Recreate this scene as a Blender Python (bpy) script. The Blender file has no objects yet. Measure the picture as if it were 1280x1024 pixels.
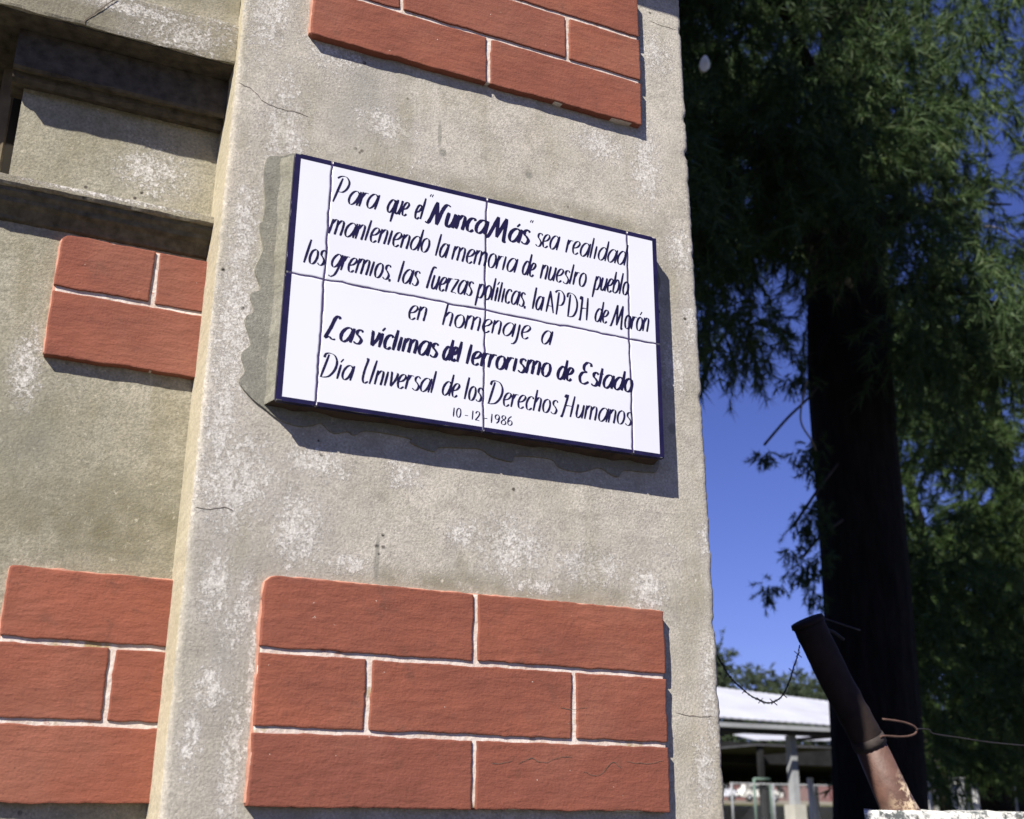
import bpy, bmesh, math, random
import numpy as np
from mathutils import Vector, Matrix, noise

scene = bpy.context.scene
COL = scene.collection
random.seed(11)

# ---------------------------------------------------------------- camera
cam_data = bpy.data.cameras.new('camera')
cam_data.sensor_width = 36.0
cam_data.lens = 40.5445
cam_data.clip_start = 0.05
cam_data.clip_end = 3000.0
cam = bpy.data.objects.new('camera', cam_data)
COL.objects.link(cam)
_r = Vector((0.90979205, -0.41498707, 0.00800917)).normalized()
_w = Vector((0.38853907, 0.85827938, 0.335252)).normalized()
_u = _r.cross(_w).normalized()
EYE = 1.55
cam.matrix_world = Matrix(((_r.x, _u.x, -_w.x, 0.0), (_r.y, _u.y, -_w.y, -1.17), (_r.z, _u.z, -_w.z, EYE), (0, 0, 0, 1)))
cam_data.dof.use_dof = True
cam_data.dof.focus_distance = 1.45
cam_data.dof.aperture_fstop = 9.0
scene.camera = cam

# ---------------------------------------------------------------- sky, sun, exposure
SUN_TRAVEL = Vector((1.316, 1.0, -1.49)).normalized()
SUN_ELEV = math.asin(-SUN_TRAVEL.z)
SUN_ROT = math.atan2(-SUN_TRAVEL.x, -SUN_TRAVEL.y) % (2 * math.pi)
world = bpy.data.worlds.new('World')
scene.world = world
world.use_nodes = True
wn = world.node_tree
wn.nodes.clear()
sky = wn.nodes.new('ShaderNodeTexSky')
sky.sky_type = 'NISHITA'
sky.sun_disc = False
sky.sun_elevation = SUN_ELEV
sky.sun_rotation = SUN_ROT
sky.altitude = 0
sky.air_density = 1.0
sky.dust_density = 0.0
sky.ozone_density = 4.0
tint = wn.nodes.new('ShaderNodeMix')
tint.data_type = 'RGBA'
tint.blend_type = 'MULTIPLY'
tint.inputs['Factor'].default_value = 1.0
tint.inputs['B'].default_value = (0.67, 0.62, 1.12, 1)
bg = wn.nodes.new('ShaderNodeBackground')
bg.inputs['Strength'].default_value = 0.05
wo = wn.nodes.new('ShaderNodeOutputWorld')
wn.links.new(sky.outputs['Color'], tint.inputs['A'])
wn.links.new(tint.outputs['Result'], bg.inputs['Color'])
wn.links.new(bg.outputs['Background'], wo.inputs['Surface'])

sun_data = bpy.data.lights.new('sun', 'SUN')
sun_data.energy = 5.0
sun_data.angle = math.radians(0.53)
sun_data.color = (1.0, 0.95, 0.87)
sun = bpy.data.objects.new('sun', sun_data)
sun.rotation_mode = 'QUATERNION'
sun.rotation_quaternion = SUN_TRAVEL.to_track_quat('-Z', 'Y')
COL.objects.link(sun)

scene.view_settings.view_transform = 'Standard'
scene.view_settings.look = 'None'
scene.view_settings.gamma = 1.0
scene.view_settings.use_curve_mapping = False
scene.view_settings.exposure = 0.95

# ---------------------------------------------------------------- helpers
def tag(o, label=None, cat=None, group=None, kind=None):
    if label: o['label'] = label
    if cat: o['category'] = cat
    if group: o['group'] = group
    if kind: o['kind'] = kind
    return o

def link(name, me, mat=None, parent=None, smooth=False):
    o = bpy.data.objects.new(name, me)
    COL.objects.link(o)
    if mat is not None:
        for m in (mat if isinstance(mat, (list, tuple)) else [mat]):
            me.materials.append(m)
    if smooth:
        me.polygons.foreach_set('use_smooth', [True] * len(me.polygons))
    if parent: o.parent = parent
    return o

def mesh(name, v, f, mat=None, parent=None, smooth=False):
    me = bpy.data.meshes.new(name)
    me.from_pydata([tuple(p) for p in v], [], f)
    me.validate()
    me.update()
    return link(name, me, mat, parent, smooth)

def empty(name, parent=None):
    o = bpy.data.objects.new(name, None)
    o.empty_display_size = 0.1
    COL.objects.link(o)
    if parent: o.parent = parent
    return o

def box_vf(x0, x1, y0, y1, z0, z1, base=0):
    v = [(x0, y0, z0), (x1, y0, z0), (x1, y1, z0), (x0, y1, z0), (x0, y0, z1), (x1, y0, z1), (x1, y1, z1), (x0, y1, z1)]
    f = [(0, 3, 2, 1), (4, 5, 6, 7), (0, 1, 5, 4), (1, 2, 6, 5), (2, 3, 7, 6), (3, 0, 4, 7)]
    return v, [tuple(i + base for i in q) for q in f]

def box(name, x0, x1, y0, y1, z0, z1, mat, parent=None, bevel=0.0):
    v, f = box_vf(x0, x1, y0, y1, z0, z1)
    o = mesh(name, v, f, mat, parent)
    if bevel:
        m = o.modifiers.new('bevel', 'BEVEL'); m.width = bevel; m.segments = 2
    return o

def boxes(name, lst, mat, parent=None):
    V, F = [], []
    for b in lst:
        v, f = box_vf(*b, base=len(V)); V += v; F += f
    return mesh(name, V, F, mat, parent)

def tube(name, pts, rad, mat, parent=None, n=8, smooth=True, caps=True):
    pts = [Vector(p) for p in pts]
    if not isinstance(rad, (list, tuple)): rad = [rad] * len(pts)
    V, F = [], []
    up = Vector((0, 0, 1))
    for i, p in enumerate(pts):
        a = pts[max(i - 1, 0)]; b = pts[min(i + 1, len(pts) - 1)]
        d = (b - a).normalized()
        if abs(d.dot(up)) > .95: ref = Vector((1, 0, 0))
        else: ref = up
        s = d.cross(ref).normalized(); t = s.cross(d)
        for k in range(n):
            an = 2 * math.pi * k / n
            V.append(p + (s * math.cos(an) + t * math.sin(an)) * rad[i])
    for i in range(len(pts) - 1):
        for k in range(n):
            F.append((i * n + k, i * n + (k + 1) % n, (i + 1) * n + (k + 1) % n, (i + 1) * n + k))
    if caps:
        F.append(tuple(range(n - 1, -1, -1))); F.append(tuple((len(pts) - 1) * n + k for k in range(n)))
    return mesh(name, V, F, mat, parent, smooth)

def catmull(p, k=7):
    p = [Vector(q) for q in p]
    if len(p) == 2: return [p[0].lerp(p[1], i / 4) for i in range(5)]
    out = []
    e = [p[0] * 2 - p[1]] + p + [p[-1] * 2 - p[-2]]
    for i in range(1, len(e) - 2):
        a, b, c, d = e[i - 1], e[i], e[i + 1], e[i + 2]
        for j in range(k):
            t = j / k
            out.append(0.5 * ((2 * b) + (c - a) * t + (2 * a - 5 * b + 4 * c - d) * t * t + (3 * b - a - 3 * c + d) * t ** 3))
    out.append(p[-1])
    return out

# ---------------------------------------------------------------- materials
class NT:
    def __init__(s, name):
        s.m = bpy.data.materials.new(name); s.m.use_nodes = True
        s.t = s.m.node_tree; s.b = s.t.nodes['Principled BSDF']
        s.geo = s.t.nodes.new('ShaderNodeNewGeometry').outputs['Position']
    def n(s, typ, **k):
        nd = s.t.nodes.new(typ)
        for a, b in k.items(): setattr(nd, a, b)
        return nd
    def l(s, a, b): s.t.links.new(a, b)
    def noise(s, scale, detail=4, rough=.55, stretch=None, off=0.0):
        nd = s.n('ShaderNodeTexNoise'); nd.inputs['Scale'].default_value = scale
        nd.inputs['Detail'].default_value = detail; nd.inputs['Roughness'].default_value = rough
        mp = s.n('ShaderNodeMapping'); mp.inputs['Location'].default_value = (off, off * .7, off * 1.3)
        if stretch: mp.inputs['Scale'].default_value = stretch
        s.l(s.geo, mp.inputs['Vector']); s.l(mp.outputs[0], nd.inputs['Vector'])
        return nd.outputs['Fac']
    def ramp(s, fac, a, b, lo=0.0, hi=1.0):
        nd = s.n('ShaderNodeMapRange'); nd.inputs['From Min'].default_value = a; nd.inputs['From Max'].default_value = b
        nd.inputs['To Min'].default_value = lo; nd.inputs['To Max'].default_value = hi
        s.l(fac, nd.inputs['Value']); return nd.outputs['Result']
    def math(s, op, a, b=None):
        nd = s.n('ShaderNodeMath', operation=op)
        for i, q in enumerate((a, b)):
            if q is None: continue
            if isinstance(q, (int, float)): nd.inputs[i].default_value = q
            else: s.l(q, nd.inputs[i])
        return nd.outputs[0]
    def mix(s, fac, a, b, blend='MIX'):
        nd = s.n('ShaderNodeMix', data_type='RGBA', blend_type=blend)
        for k, q in (('Factor', fac), ('A', a), ('B', b)):
            if isinstance(q, (int, float)): nd.inputs[k].default_value = q
            elif isinstance(q, tuple): nd.inputs[k].default_value = (*q, 1)
            else: s.l(q, nd.inputs[k])
        return nd.outputs['Result']
    def blob(s, cx, cz, rx, rz, soft=1.0):
        # smooth ellipse in the wall plane (world x,z)
        sub = s.n('ShaderNodeVectorMath', operation='SUBTRACT'); s.l(s.geo, sub.inputs[0]); sub.inputs[1].default_value = (cx, 0, cz)
        mul = s.n('ShaderNodeVectorMath', operation='MULTIPLY'); s.l(sub.outputs[0], mul.inputs[0]); mul.inputs[1].default_value = (1 / rx, 0, 1 / rz)
        ln = s.n('ShaderNodeVectorMath', operation='LENGTH'); s.l(mul.outputs[0], ln.inputs[0])
        return s.ramp(ln.outputs['Value'], 1.0 + .3 * soft, 1.0 - .7 * soft)
    def bump(s, h, strength, dist=.002, normal=None):
        nd = s.n('ShaderNodeBump'); nd.inputs['Strength'].default_value = strength; nd.inputs['Distance'].default_value = dist
        s.l(h, nd.inputs['Height'])
        if normal is not None: s.l(normal, nd.inputs['Normal'])
        return nd.outputs['Normal']
    def fin(s, color, rough=.9, normal=None, spec=.3, metal=0.0):
        if isinstance(color, tuple): s.b.inputs['Base Color'].default_value = (*color, 1)
        else: s.l(color, s.b.inputs['Base Color'])
        if isinstance(rough, (int, float)): s.b.inputs['Roughness'].default_value = rough
        else: s.l(rough, s.b.inputs['Roughness'])
        s.b.inputs['Specular IOR Level'].default_value = spec
        s.b.inputs['Metallic'].default_value = metal
        if normal is not None: s.l(normal, s.b.inputs['Normal'])
        return s.m

def simple(name, col, rough=.8, var=.25, scale=12, spec=.3, bump=.3, metal=0.0, alt=None):
    t = NT(name)
    n1 = t.noise(scale, 5)
    dark = tuple(c * (1 - var) for c in col)
    lite = alt if alt else tuple(min(c * (1 + var), .95) for c in col)
    c = t.mix(t.ramp(n1, .3, .7), dark, lite)
    nm = t.bump(t.noise(scale * 6, 4), bump) if bump else None
    return t.fin(c, rough, nm, spec, metal)

def stucco(name, base, dark, olive, white_amt=.5, patches=(), stains=(), greys=(), pits=True, plugs=(), holes=()):
    t = NT(name)
    big = t.noise(3.0, 3, .5)
    mid = t.noise(17, 6, .62, off=3.1)
    horiz = t.noise(26, 5, .6, stretch=(1, 1, 3.5), off=1.7)
    fine = t.noise(330, 4, .7)
    c = t.mix(t.ramp(big, .35, .68), base, dark)
    c = t.mix(t.ramp(mid, .38, .68, 0, .85), c, tuple(b * 1.17 for b in base))
    c = t.mix(t.ramp(t.noise(75, 6, .7, off=13), .50, .66, 0, .6), c, tuple(b * .78 for b in dark))
    c = t.mix(t.ramp(t.noise(5.5, 4, .6, stretch=(1, 1, .45), off=17), .48, .66, 0, .6), c, (base[0] * .99, base[1] * .93, base[2] * .80))
    c = t.mix(t.ramp(horiz, .50, .72, 0, .45), c, tuple(b * .72 for b in dark))
    c = t.mix(t.math('MULTIPLY', t.ramp(t.noise(7, 4, .6, off=9), .5, .75), .55), c, olive)
    for (cx, cz, rx, rz) in stains:
        k = t.math('MULTIPLY', t.blob(cx, cz, rx, rz), t.ramp(t.noise(40, 4, .65, off=4), .3, .6, .2, .9))
        c = t.mix(k, c, tuple(o * .66 for o in olive))
    for (cx, cz, rx, rz) in greys:
        k = t.math('MULTIPLY', t.blob(cx, cz, rx, rz), t.ramp(t.noise(22, 4, .6, off=6), .3, .6, .4, .9))
        c = t.mix(k, c, tuple(d * .80 for d in (dark[0] * .96, dark[1], dark[2] * 1.05)))
    # efflorescence and flaked whitewash
    mask = t.ramp(t.noise(6.5, 3, .5, off=21), .54, .68, 0, white_amt)
    for (cx, cz, rx, rz) in patches:
        mask = t.math('MAXIMUM', mask, t.blob(cx, cz, rx, rz))
    flk = t.noise(190, 8, .80, stretch=(1, 1, .9), off=2.2)
    w = t.ramp(t.math('ADD', flk, t.math('MULTIPLY', mask, .17)), (.605), .650)
    w = t.math('MULTIPLY', w, t.ramp(mask, .05, .4))
    haze = t.math('MULTIPLY', mask, .42)
    c = t.mix(haze, c, (.50, .46, .42))
    c = t.mix(t.math('MULTIPLY', w, .9), c, (.62, .595, .55))
    c = t.mix(t.ramp(fine, .38, .66, 0, .75), c, tuple(b * .62 for b in dark))
    if pits:
        vor = t.n('ShaderNodeTexVoronoi', feature='F1'); vor.inputs['Scale'].default_value = 34
        t.l(t.geo, vor.inputs['Vector'])
        pit = t.math('MULTIPLY', t.ramp(vor.outputs['Distance'], .10, .06), t.ramp(t.noise(11, 2, off=8), .56, .6))
        c = t.mix(pit, c, (.07, .06, .05))
    c = t.mix(t.ramp(t.noise(9, 5, .65, stretch=(2.2, 1, .6), off=29), .52, .72, 0, .55), c, tuple(b * .80 for b in olive))
    c = t.mix(t.ramp(t.noise(48, 7, .75, off=33), .56, .66, 0, .5), c, tuple(b * .60 for b in dark))
    c = t.mix(t.ramp(t.noise(140, 5, .7, off=37), .60, .68, 0, .6), c, tuple(min(b * 1.32, .6) for b in base))
    for (cx, cz, rx, rz) in plugs:
        c = t.mix(t.math('MULTIPLY', t.blob(cx, cz, rx, rz, .5), .75), c, (.20, .195, .165))
    for (cx, cz, rr_) in holes:
        c = t.mix(t.math('MULTIPLY', t.blob(cx, cz, rr_, rr_ * .9, .9), t.ramp(t.noise(300, 2), .35, .5, .5, 1)), c, (.025, .022, .018))
    h = t.math('ADD', t.math('MULTIPLY', mid, .35), t.math('ADD', t.math('MULTIPLY', fine, .35), t.math('MULTIPLY', w, .25)))
    nm = t.bump(h, .6, .004)
    return t.fin(c, .92, nm, .2)

Z = EYE
PILLAR_PATCHES = [(.200, Z + .62, .022, .10), (.195, Z + .40, .02, .10), (.205, Z + .22, .02, .05), (.225, Z + .175, .012, .03), (.195, Z + .07, .014, .05), (.235, Z + .20, .012, .05), (.76, Z + .55, .03, .05), (.785, Z + .62, .016, .05), (.36, Z + .80, .05, .03), (.775, Z + .05, .02, .05), (.40, Z + .36, .03, .02), (.34, Z + .255, .03, .014), (.56, Z + .25, .04, .012), (.248, Z + .13, .006, .10), (.205, Z + .93, .035, .10), (.235, Z + .74, .035, .13), (.20, Z + .50, .03, .16), (.215, Z + .33, .05, .07), (.285, Z + .90, .05, .05), (.285, Z + .285, .035, .055),
                  (.30, Z + .36, .05, .022), (.53, Z + .29, .06, .045), (.63, Z + .28, .06, .03), (.655, Z + .855, .05, .03), (.725, Z + .84, .03, .09), (.745, Z + 1.03, .04, .04),
                  (.795, Z + .33, .014, .03), (.79, Z + .15, .016, .09), (.235, Z + .05, .014, .10), (.21, Z + .12, .02, .03), (.47, Z + .30, .03, .02), (.775, Z + .72, .03, .04), (.71, Z + .255, .03, .04)]
PILLAR_STAINS = [(.50, Z + .243, .30, .016), (.45, Z + .735, .20, .02), (.47, Z + .262, .008, .02), (.66, Z + .735, .10, .022)]
PILLAR_GREYS = [(.33, Z + .83, .06, .10), (.25, Z + .15, .09, .2)]
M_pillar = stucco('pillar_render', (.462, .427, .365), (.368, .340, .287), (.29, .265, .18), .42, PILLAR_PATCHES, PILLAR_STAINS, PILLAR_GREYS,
                  plugs=[(.4317, Z + .7807, .0058, .0058), (.4275, Z + .806, .003, .020), (.5505, Z + .7794, .0055, .0055), (.751, Z + .4657, .006, .008), (.372, Z + .262, .003, .03), (.343, Z + .3668, .002, .002)],
                  holes=[(.2062, Z + .5247, .0024), (.2159, Z + .5037, .0034), (.1808, Z + .5658, .0026), (.3042, Z + .3698, .0022), (.3713, Z + .2762, .0026), (.3775, Z + .289, .0022), (.3785, Z + .2759, .0024), (.374, Z + .268, .0018), (.30, Z + .3855, .0016)])
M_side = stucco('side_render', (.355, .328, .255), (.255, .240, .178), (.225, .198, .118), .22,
                [(.105, Z + .715, .05, .04), (.0, Z + .45, .02, .05), (.13, Z + .86, .03, .03)], [(.10, Z + .29, .14, .05), (.05, Z + .93, .2, .02)], [(.0, Z + .38, .06, .08)])
M_mould = stucco('moulding_render', (.27, .245, .18), (.20, .18, .13), (.155, .135, .075), .6,
                 [(.12, Z + .86, .04, .03), (.06, Z + .88, .1, .012), (.06, Z + .655, .12, .006)], [(.05, Z + .91, .2, .012)], [(.02, Z + .87, .1, .03)])  # flaking also keeps lip and fascia sunlit bright over the darkened base
M_inner = simple('stained_shade_underside', (.066, .056, .042), .95, .35, 75, .1, .6, 0, alt=(.105, .090, .068))  # board's own brown stain; on the soffit it is painted shade
M_inner2 = simple('shade_dark_ledge', (.095, .085, .06), .95, .35, 90, .1, .6, 0, alt=(.14, .125, .09))  # dark colour stands in for shade below the ledge lip
M_strip = stucco('cream_return', (.46, .41, .305), (.385, .345, .25), (.36, .32, .21), .10, pits=False)

t = NT('brick_red_paint')
n1 = t.noise(9, 5, .6, stretch=(1, 1, 2)); n2 = t.noise(34, 6, .62, stretch=(1, 1, 3.4), off=2); n3 = t.noise(300, 3)
oi = t.n('ShaderNodeObjectInfo').outputs['Random']
c = t.mix(t.ramp(n1, .3, .7), (.245, .079, .046), (.165, .056, .036))
c = t.mix(t.ramp(n2, .45, .75, 0, .5), c, (.27, .092, .058))
c = t.mix(t.ramp(oi, 0, 1, 0, .5), c, (.17, .058, .04))
c = t.mix(t.ramp(t.noise(30, 6, .7, off=11), .58, .70, 0, .6), c, (.12, .05, .035))
c = t.mix(t.ramp(t.noise(5, 4, .6, off=15), .48, .70, 0, .5), c, (.27, .115, .075))
c = t.mix(t.ramp(t.noise(95, 6, .75, stretch=(1, 1, 2), off=19), .60, .66, 0, .5), c, (.11, .045, .03))
c = t.mix(t.ramp(t.noise(150, 4, .6, off=5), .735, .76), c, (.58, .50, .42))
h = t.math('ADD', t.math('MULTIPLY', n2, .8), t.math('MULTIPLY', n3, .25))
M_brick = t.fin(c, .85, t.bump(t.math('ADD', h, t.math('MULTIPLY', t.noise(120, 6, .75, off=19), .22)), .42, .0045, t.bump(t.noise(13, 3, .5, off=41), .5, .006)), .2)

t = NT('white_mortar')
n1 = t.noise(70, 5, .7)
c = t.mix(t.ramp(n1, .35, .7), (.62, .56, .50), (.46, .36, .29))
c = t.mix(t.ramp(t.noise(22, 4, .6, off=3), .60, .68), c, (.33, .25, .13))
c = t.mix(t.ramp(t.noise(34, 5, .7, off=51), .60, .68, 0, .8), c, (.30, .13, .085))
c = t.mix(t.ramp(t.noise(55, 5, .7, off=57), .60, .70, 0, .7), c, (.24, .21, .17))
M_mortar = t.fin(c, .9, t.bump(t.noise(200, 3), .5), .2)
M_pinkedge = simple('worn_pink_edge', (.40, .20, .14), .85, .25, 60)

t = NT('white_glaze')
c = t.mix(t.ramp(t.noise(5, 3), .3, .7), (.60, .605, .645), (.645, .65, .685))
c = t.mix(t.ramp(t.noise(90, 5, .6, off=2), .74, .78, 0, .25), c, (.42, .40, .38))
M_glaze = t.fin(c, .22, t.bump(t.noise(16, 2), .04, .002), .45)
t = NT('navy_paint')
c = t.mix(t.ramp(t.noise(60, 4), .35, .65), (.008, .006, .030), (.014, .010, .045))
M_navy = t.fin(c, .35, None, .4)
M_grout = simple('dark_violet_grout', (.045, .032, .095), .8, .3, 80)
M_bed = stucco('grey_mortar_bed', (.24, .23, .19), (.185, .178, .145), (.18, .17, .12), .12, pits=False)
M_smear = stucco('dark_mortar_smear', (.25, .242, .20), (.20, .193, .162), (.185, .178, .13), .0, pits=False)
M_crack = simple('crack_dirt', (.10, .08, .06), .95, .3, 90)
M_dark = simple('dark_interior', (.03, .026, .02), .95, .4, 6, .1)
M_woodframe = simple('weathered_brown_frame', (.12, .095, .06), .85, .4, 30)

# ---------------------------------------------------------------- ground
def ground_z(y):
    if y < 12: return 0.0
    if y > 100: return (100 - 12) * .0437
    return (y - 12) * .0437
M_grass = simple('dry_grass', (.075, .085, .03), .95, .4, 1.5, .1, 0, alt=(.13, .12, .05))
M_pave = simple('pavement_asphalt', (.085, .082, .078), .9, .25, 2.5)
M_road = simple('asphalt', (.05, .05, .05), .9, .25, 8)
ys = [-400, -60, -6, 12, 30, 50, 75, 100, 140, 400, 1400]
V, F = [], []
for y in ys:
    V += [(-900, y, ground_z(y)), (1800, y, ground_z(y))]
for i in range(len(ys) - 1): F.append((2 * i, 2 * i + 1, 2 * i + 3, 2 * i + 2))
tag(mesh('ground', V, F, M_grass), kind='structure')
v, f = box_vf(-12, 12, -4.2, 3.0, -.2, .12)
tag(mesh('pavement', v, f, M_pave), kind='structure')
tag(mesh('road', [(-40, -11, .006), (40, -11, .006), (40, -4.25, .006), (-40, -4.25, .006)], [(0, 1, 2, 3)], M_road), kind='structure')
rz = lambda y: ground_z(y) + .02
tag(mesh('far_road', [(-100, 78, rz(78)), (300, 78, rz(78)), (300, 88, rz(88)), (-100, 88, rz(88))], [(0, 1, 2, 3)], simple('dusty_road', (.20, .18, .14), .95, .2, .5, .1, 0)), kind='structure')

# ---------------------------------------------------------------- the facade
facade = empty('building_facade')
tag(facade, 'grey rendered old facade with painted brick panels and a projecting pillar', 'building')

def pillar():
    # displaced front sheet with worn arrises, side returns butted on
    z0, z1 = .12, Z + 1.32
    nx, nz = 150, 560
    zs = [z0 + (Z - .12 - z0) * i / 30 for i in range(30)] + [Z - .12 + (z1 - Z + .12) * i / (nz - 30) for i in range(nz - 29)]
    def xr(z):
        h = z - Z
        b = .8035 - max(0, h - .15) * .0085
        n = noise.noise(Vector((3.1, 0, z * 45))) * .0016 + noise.noise(Vector((9.1, 0, z * 160))) * .0010
        ch = max(0, noise.noise(Vector((5.7, 2, z * 34))) - .26) * .013
        return b + n - ch
    def xl(z):
        return .1735 + noise.noise(Vector((1.1, 4, z * 40))) * .0012 + noise.noise(Vector((1.1, 8, z * 150))) * .0006
    V, F, MI = [], [], []
    rows = []
    for z in zs:
        a, b = xl(z), xr(z)
        row = [(.1735, .11, z), (a - .0005, .006, z), (a, .0028, z), (a + .0012, .0008, z)]
        for i in range(nx + 1):
            x = a + .004 + (b - a - .010) * i / nx
            d = noise.noise(Vector((x * 5, 1, z * 5))) * .0018 + noise.noise(Vector((x * 28, 5, z * 28))) * .0007
            row.append((x, d - .0002, z))
        row += [(b - .002, .0016, z), (b, .005, z), (b - .0015 + noise.noise(Vector((2, 2, z * 60))) * .0012, .02, z), (.80, .6, z)]
        rows.append(row)
    m = len(rows[0])
    for r in rows: V += r
    for j in range(len(rows) - 1):
        for i in range(m - 1):
            F.append((j * m + i, j * m + i + 1, (j + 1) * m + i + 1, (j + 1) * m + i)); MI.append(1 if i < 2 else 0)
    o = mesh('pillar', V, F, [M_pillar, M_strip], facade, True)
    o.data.polygons.foreach_set('material_index', MI)
    o['label'] = 'rendered grey pillar with worn whitish patches'
pillar()

def moulding(name, prof, x0, x1, mat, jit=.0010, n=160, label=None):
    V, F = [], []
    m = len(prof)
    for i in range(n + 1):
        x = x0 + (x1 - x0) * i / n
        for k, (y, z) in enumerate(prof):
            j = 0 if k in (0, m - 1) else jit
            V.append((x, y + noise.noise(Vector((x * 30, k * 3.3, 1))) * j, Z + z + noise.noise(Vector((x * 38, k * 5.1, 7))) * j * 1.3 + noise.noise(Vector((x * 120, k * 5.1, 3))) * j * .6))
    for i in range(n):
        for k in range(m - 1):
            F.append((i * m + k, i * m + k + 1, (i + 1) * m + k + 1, (i + 1) * m + k))
    F.append(tuple(range(m - 1, -1, -1))); F.append(tuple(n * m + k for k in range(m)))
    o = mesh(name, V, F, mat, facade)
    if label: o['label'] = label
    return o

# recessed wall left of the pillar
YB = .084
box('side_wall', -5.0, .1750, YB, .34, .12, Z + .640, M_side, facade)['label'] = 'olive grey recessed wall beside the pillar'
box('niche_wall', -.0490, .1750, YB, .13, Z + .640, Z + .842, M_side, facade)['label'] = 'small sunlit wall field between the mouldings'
moulding('ledge', [(.095, .664), (.0600, .6590), (.0545, .6560), (.0538, .6480), (.0560, .6455), (.0590, .6452), (.095, .6452)], -.077, .1732, M_mould, label='worn lip of the moulded ledge, coloured bright as if sunlit')
moulding('ledge_bed_moulding', [(.095, .6450), (.0592, .6450), (.0600, .6400), (.0650, .6360), (.0665, .6310), (.0730, .6270), (.0780, .6200), (.0795, .6160), (.0850, .6140), (.095, .6140)], -.074, .1731, M_inner2, .0008, label='moulding below the ledge lip with shade painted into its colour')
moulding('lintel_fascia', [(.30, .898), (.0185, .898), (.0176, .894), (.0172, .846), (.0180, .8422), (.0215, .8424), (.30, .8424)], -.109, .1728, M_mould, .0012, label='flat lintel band with a crack')
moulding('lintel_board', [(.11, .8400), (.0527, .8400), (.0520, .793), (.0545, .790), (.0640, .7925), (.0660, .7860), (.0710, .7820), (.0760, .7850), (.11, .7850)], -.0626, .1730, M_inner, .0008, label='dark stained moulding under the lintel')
box('soffit_shade', -.108, .1726, .0215, .30, Z + .8408, Z + .8420, M_inner, facade)  # added thin sheet, its dark colour stands in for shade under the fascia
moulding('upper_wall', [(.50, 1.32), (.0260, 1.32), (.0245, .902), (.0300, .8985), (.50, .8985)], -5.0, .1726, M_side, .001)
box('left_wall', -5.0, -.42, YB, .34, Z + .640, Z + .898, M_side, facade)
# window recess to the left of the niche
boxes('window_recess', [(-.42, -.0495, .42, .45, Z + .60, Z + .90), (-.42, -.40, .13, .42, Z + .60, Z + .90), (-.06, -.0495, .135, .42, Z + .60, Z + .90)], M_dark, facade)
tube('window_post', [(-.0625, .15, Z + .60), (-.0625, .15, Z + .87)], .0155, M_woodframe, facade, 6, False)
# masonry mass behind and above (casts the long shade beside the pillar)
boxes('masonry_core', [(-5.0, .798, .45, 6.0, .12, 9.5), (.178, .797, .02, .45, .12, Z + 1.30), (-5.0, .80, .06, .445, Z + 1.325, 9.5)], M_side, facade)
moulding('cornice', [(.07, 1.60), (-.128, 1.60), (-.13, 1.56), (-.128, 1.295), (-.10, 1.275), (-.06, 1.31), (.07, 1.325)], -5.0, .92, M_mould, .001)

# cracks: slim irregular ribbons just proud of the surface
def crack(pts, y, w=.0011, parent=facade):
    P = catmull([(a, 0 if y is None else y, Z + b) for a, b in pts], 8)
    V, F = [], []
    for i, p in enumerate(P):
        d = (P[min(i + 1, len(P) - 1)] - P[max(i - 1, 0)]).normalized()
        n_ = Vector((-d.z, 0, d.x))
        j = noise.noise(Vector((p.x * 150, 0, p.z * 150))) * .0012
        ww = w * (.45 + .8 * abs(noise.noise(Vector((p.x * 90, 5, p.z * 90))))) * (.3 if i in (0, len(P) - 1) else 1)
        for q in (p + n_ * (j + ww), p + n_ * (j - ww)):
            if y is None:
                q.y = noise.noise(Vector((q.x * 5, 1, q.z * 5))) * .0018 + noise.noise(Vector((q.x * 28, 5, q.z * 28))) * .0007 - .0005
            V.append(q)
    for i in range(len(P) - 1): F.append((2 * i, 2 * i + 1, 2 * i + 3, 2 * i + 2))
    return mesh('crack', V, F, M_crack, parent)
crack([(-.001, .842), (.009, .856), (.018, .868), (.022, .874), (.033, .889)], .0163, .0013)
crack([(.176, .806), (.195, .800), (.207, .789), (.230, .785), (.245, .786), (.262, .784)], None, .0006)
crack([(.177, .297), (.190, .296), (.206, .300), (.215, .298)], None, .0006)
crack([(.742, 1.083), (.765, 1.080), (.785, 1.081)], None, .0005)
crack([(.74, .118), (.765, .115), (.79, .116)], None, .0005)

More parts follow.
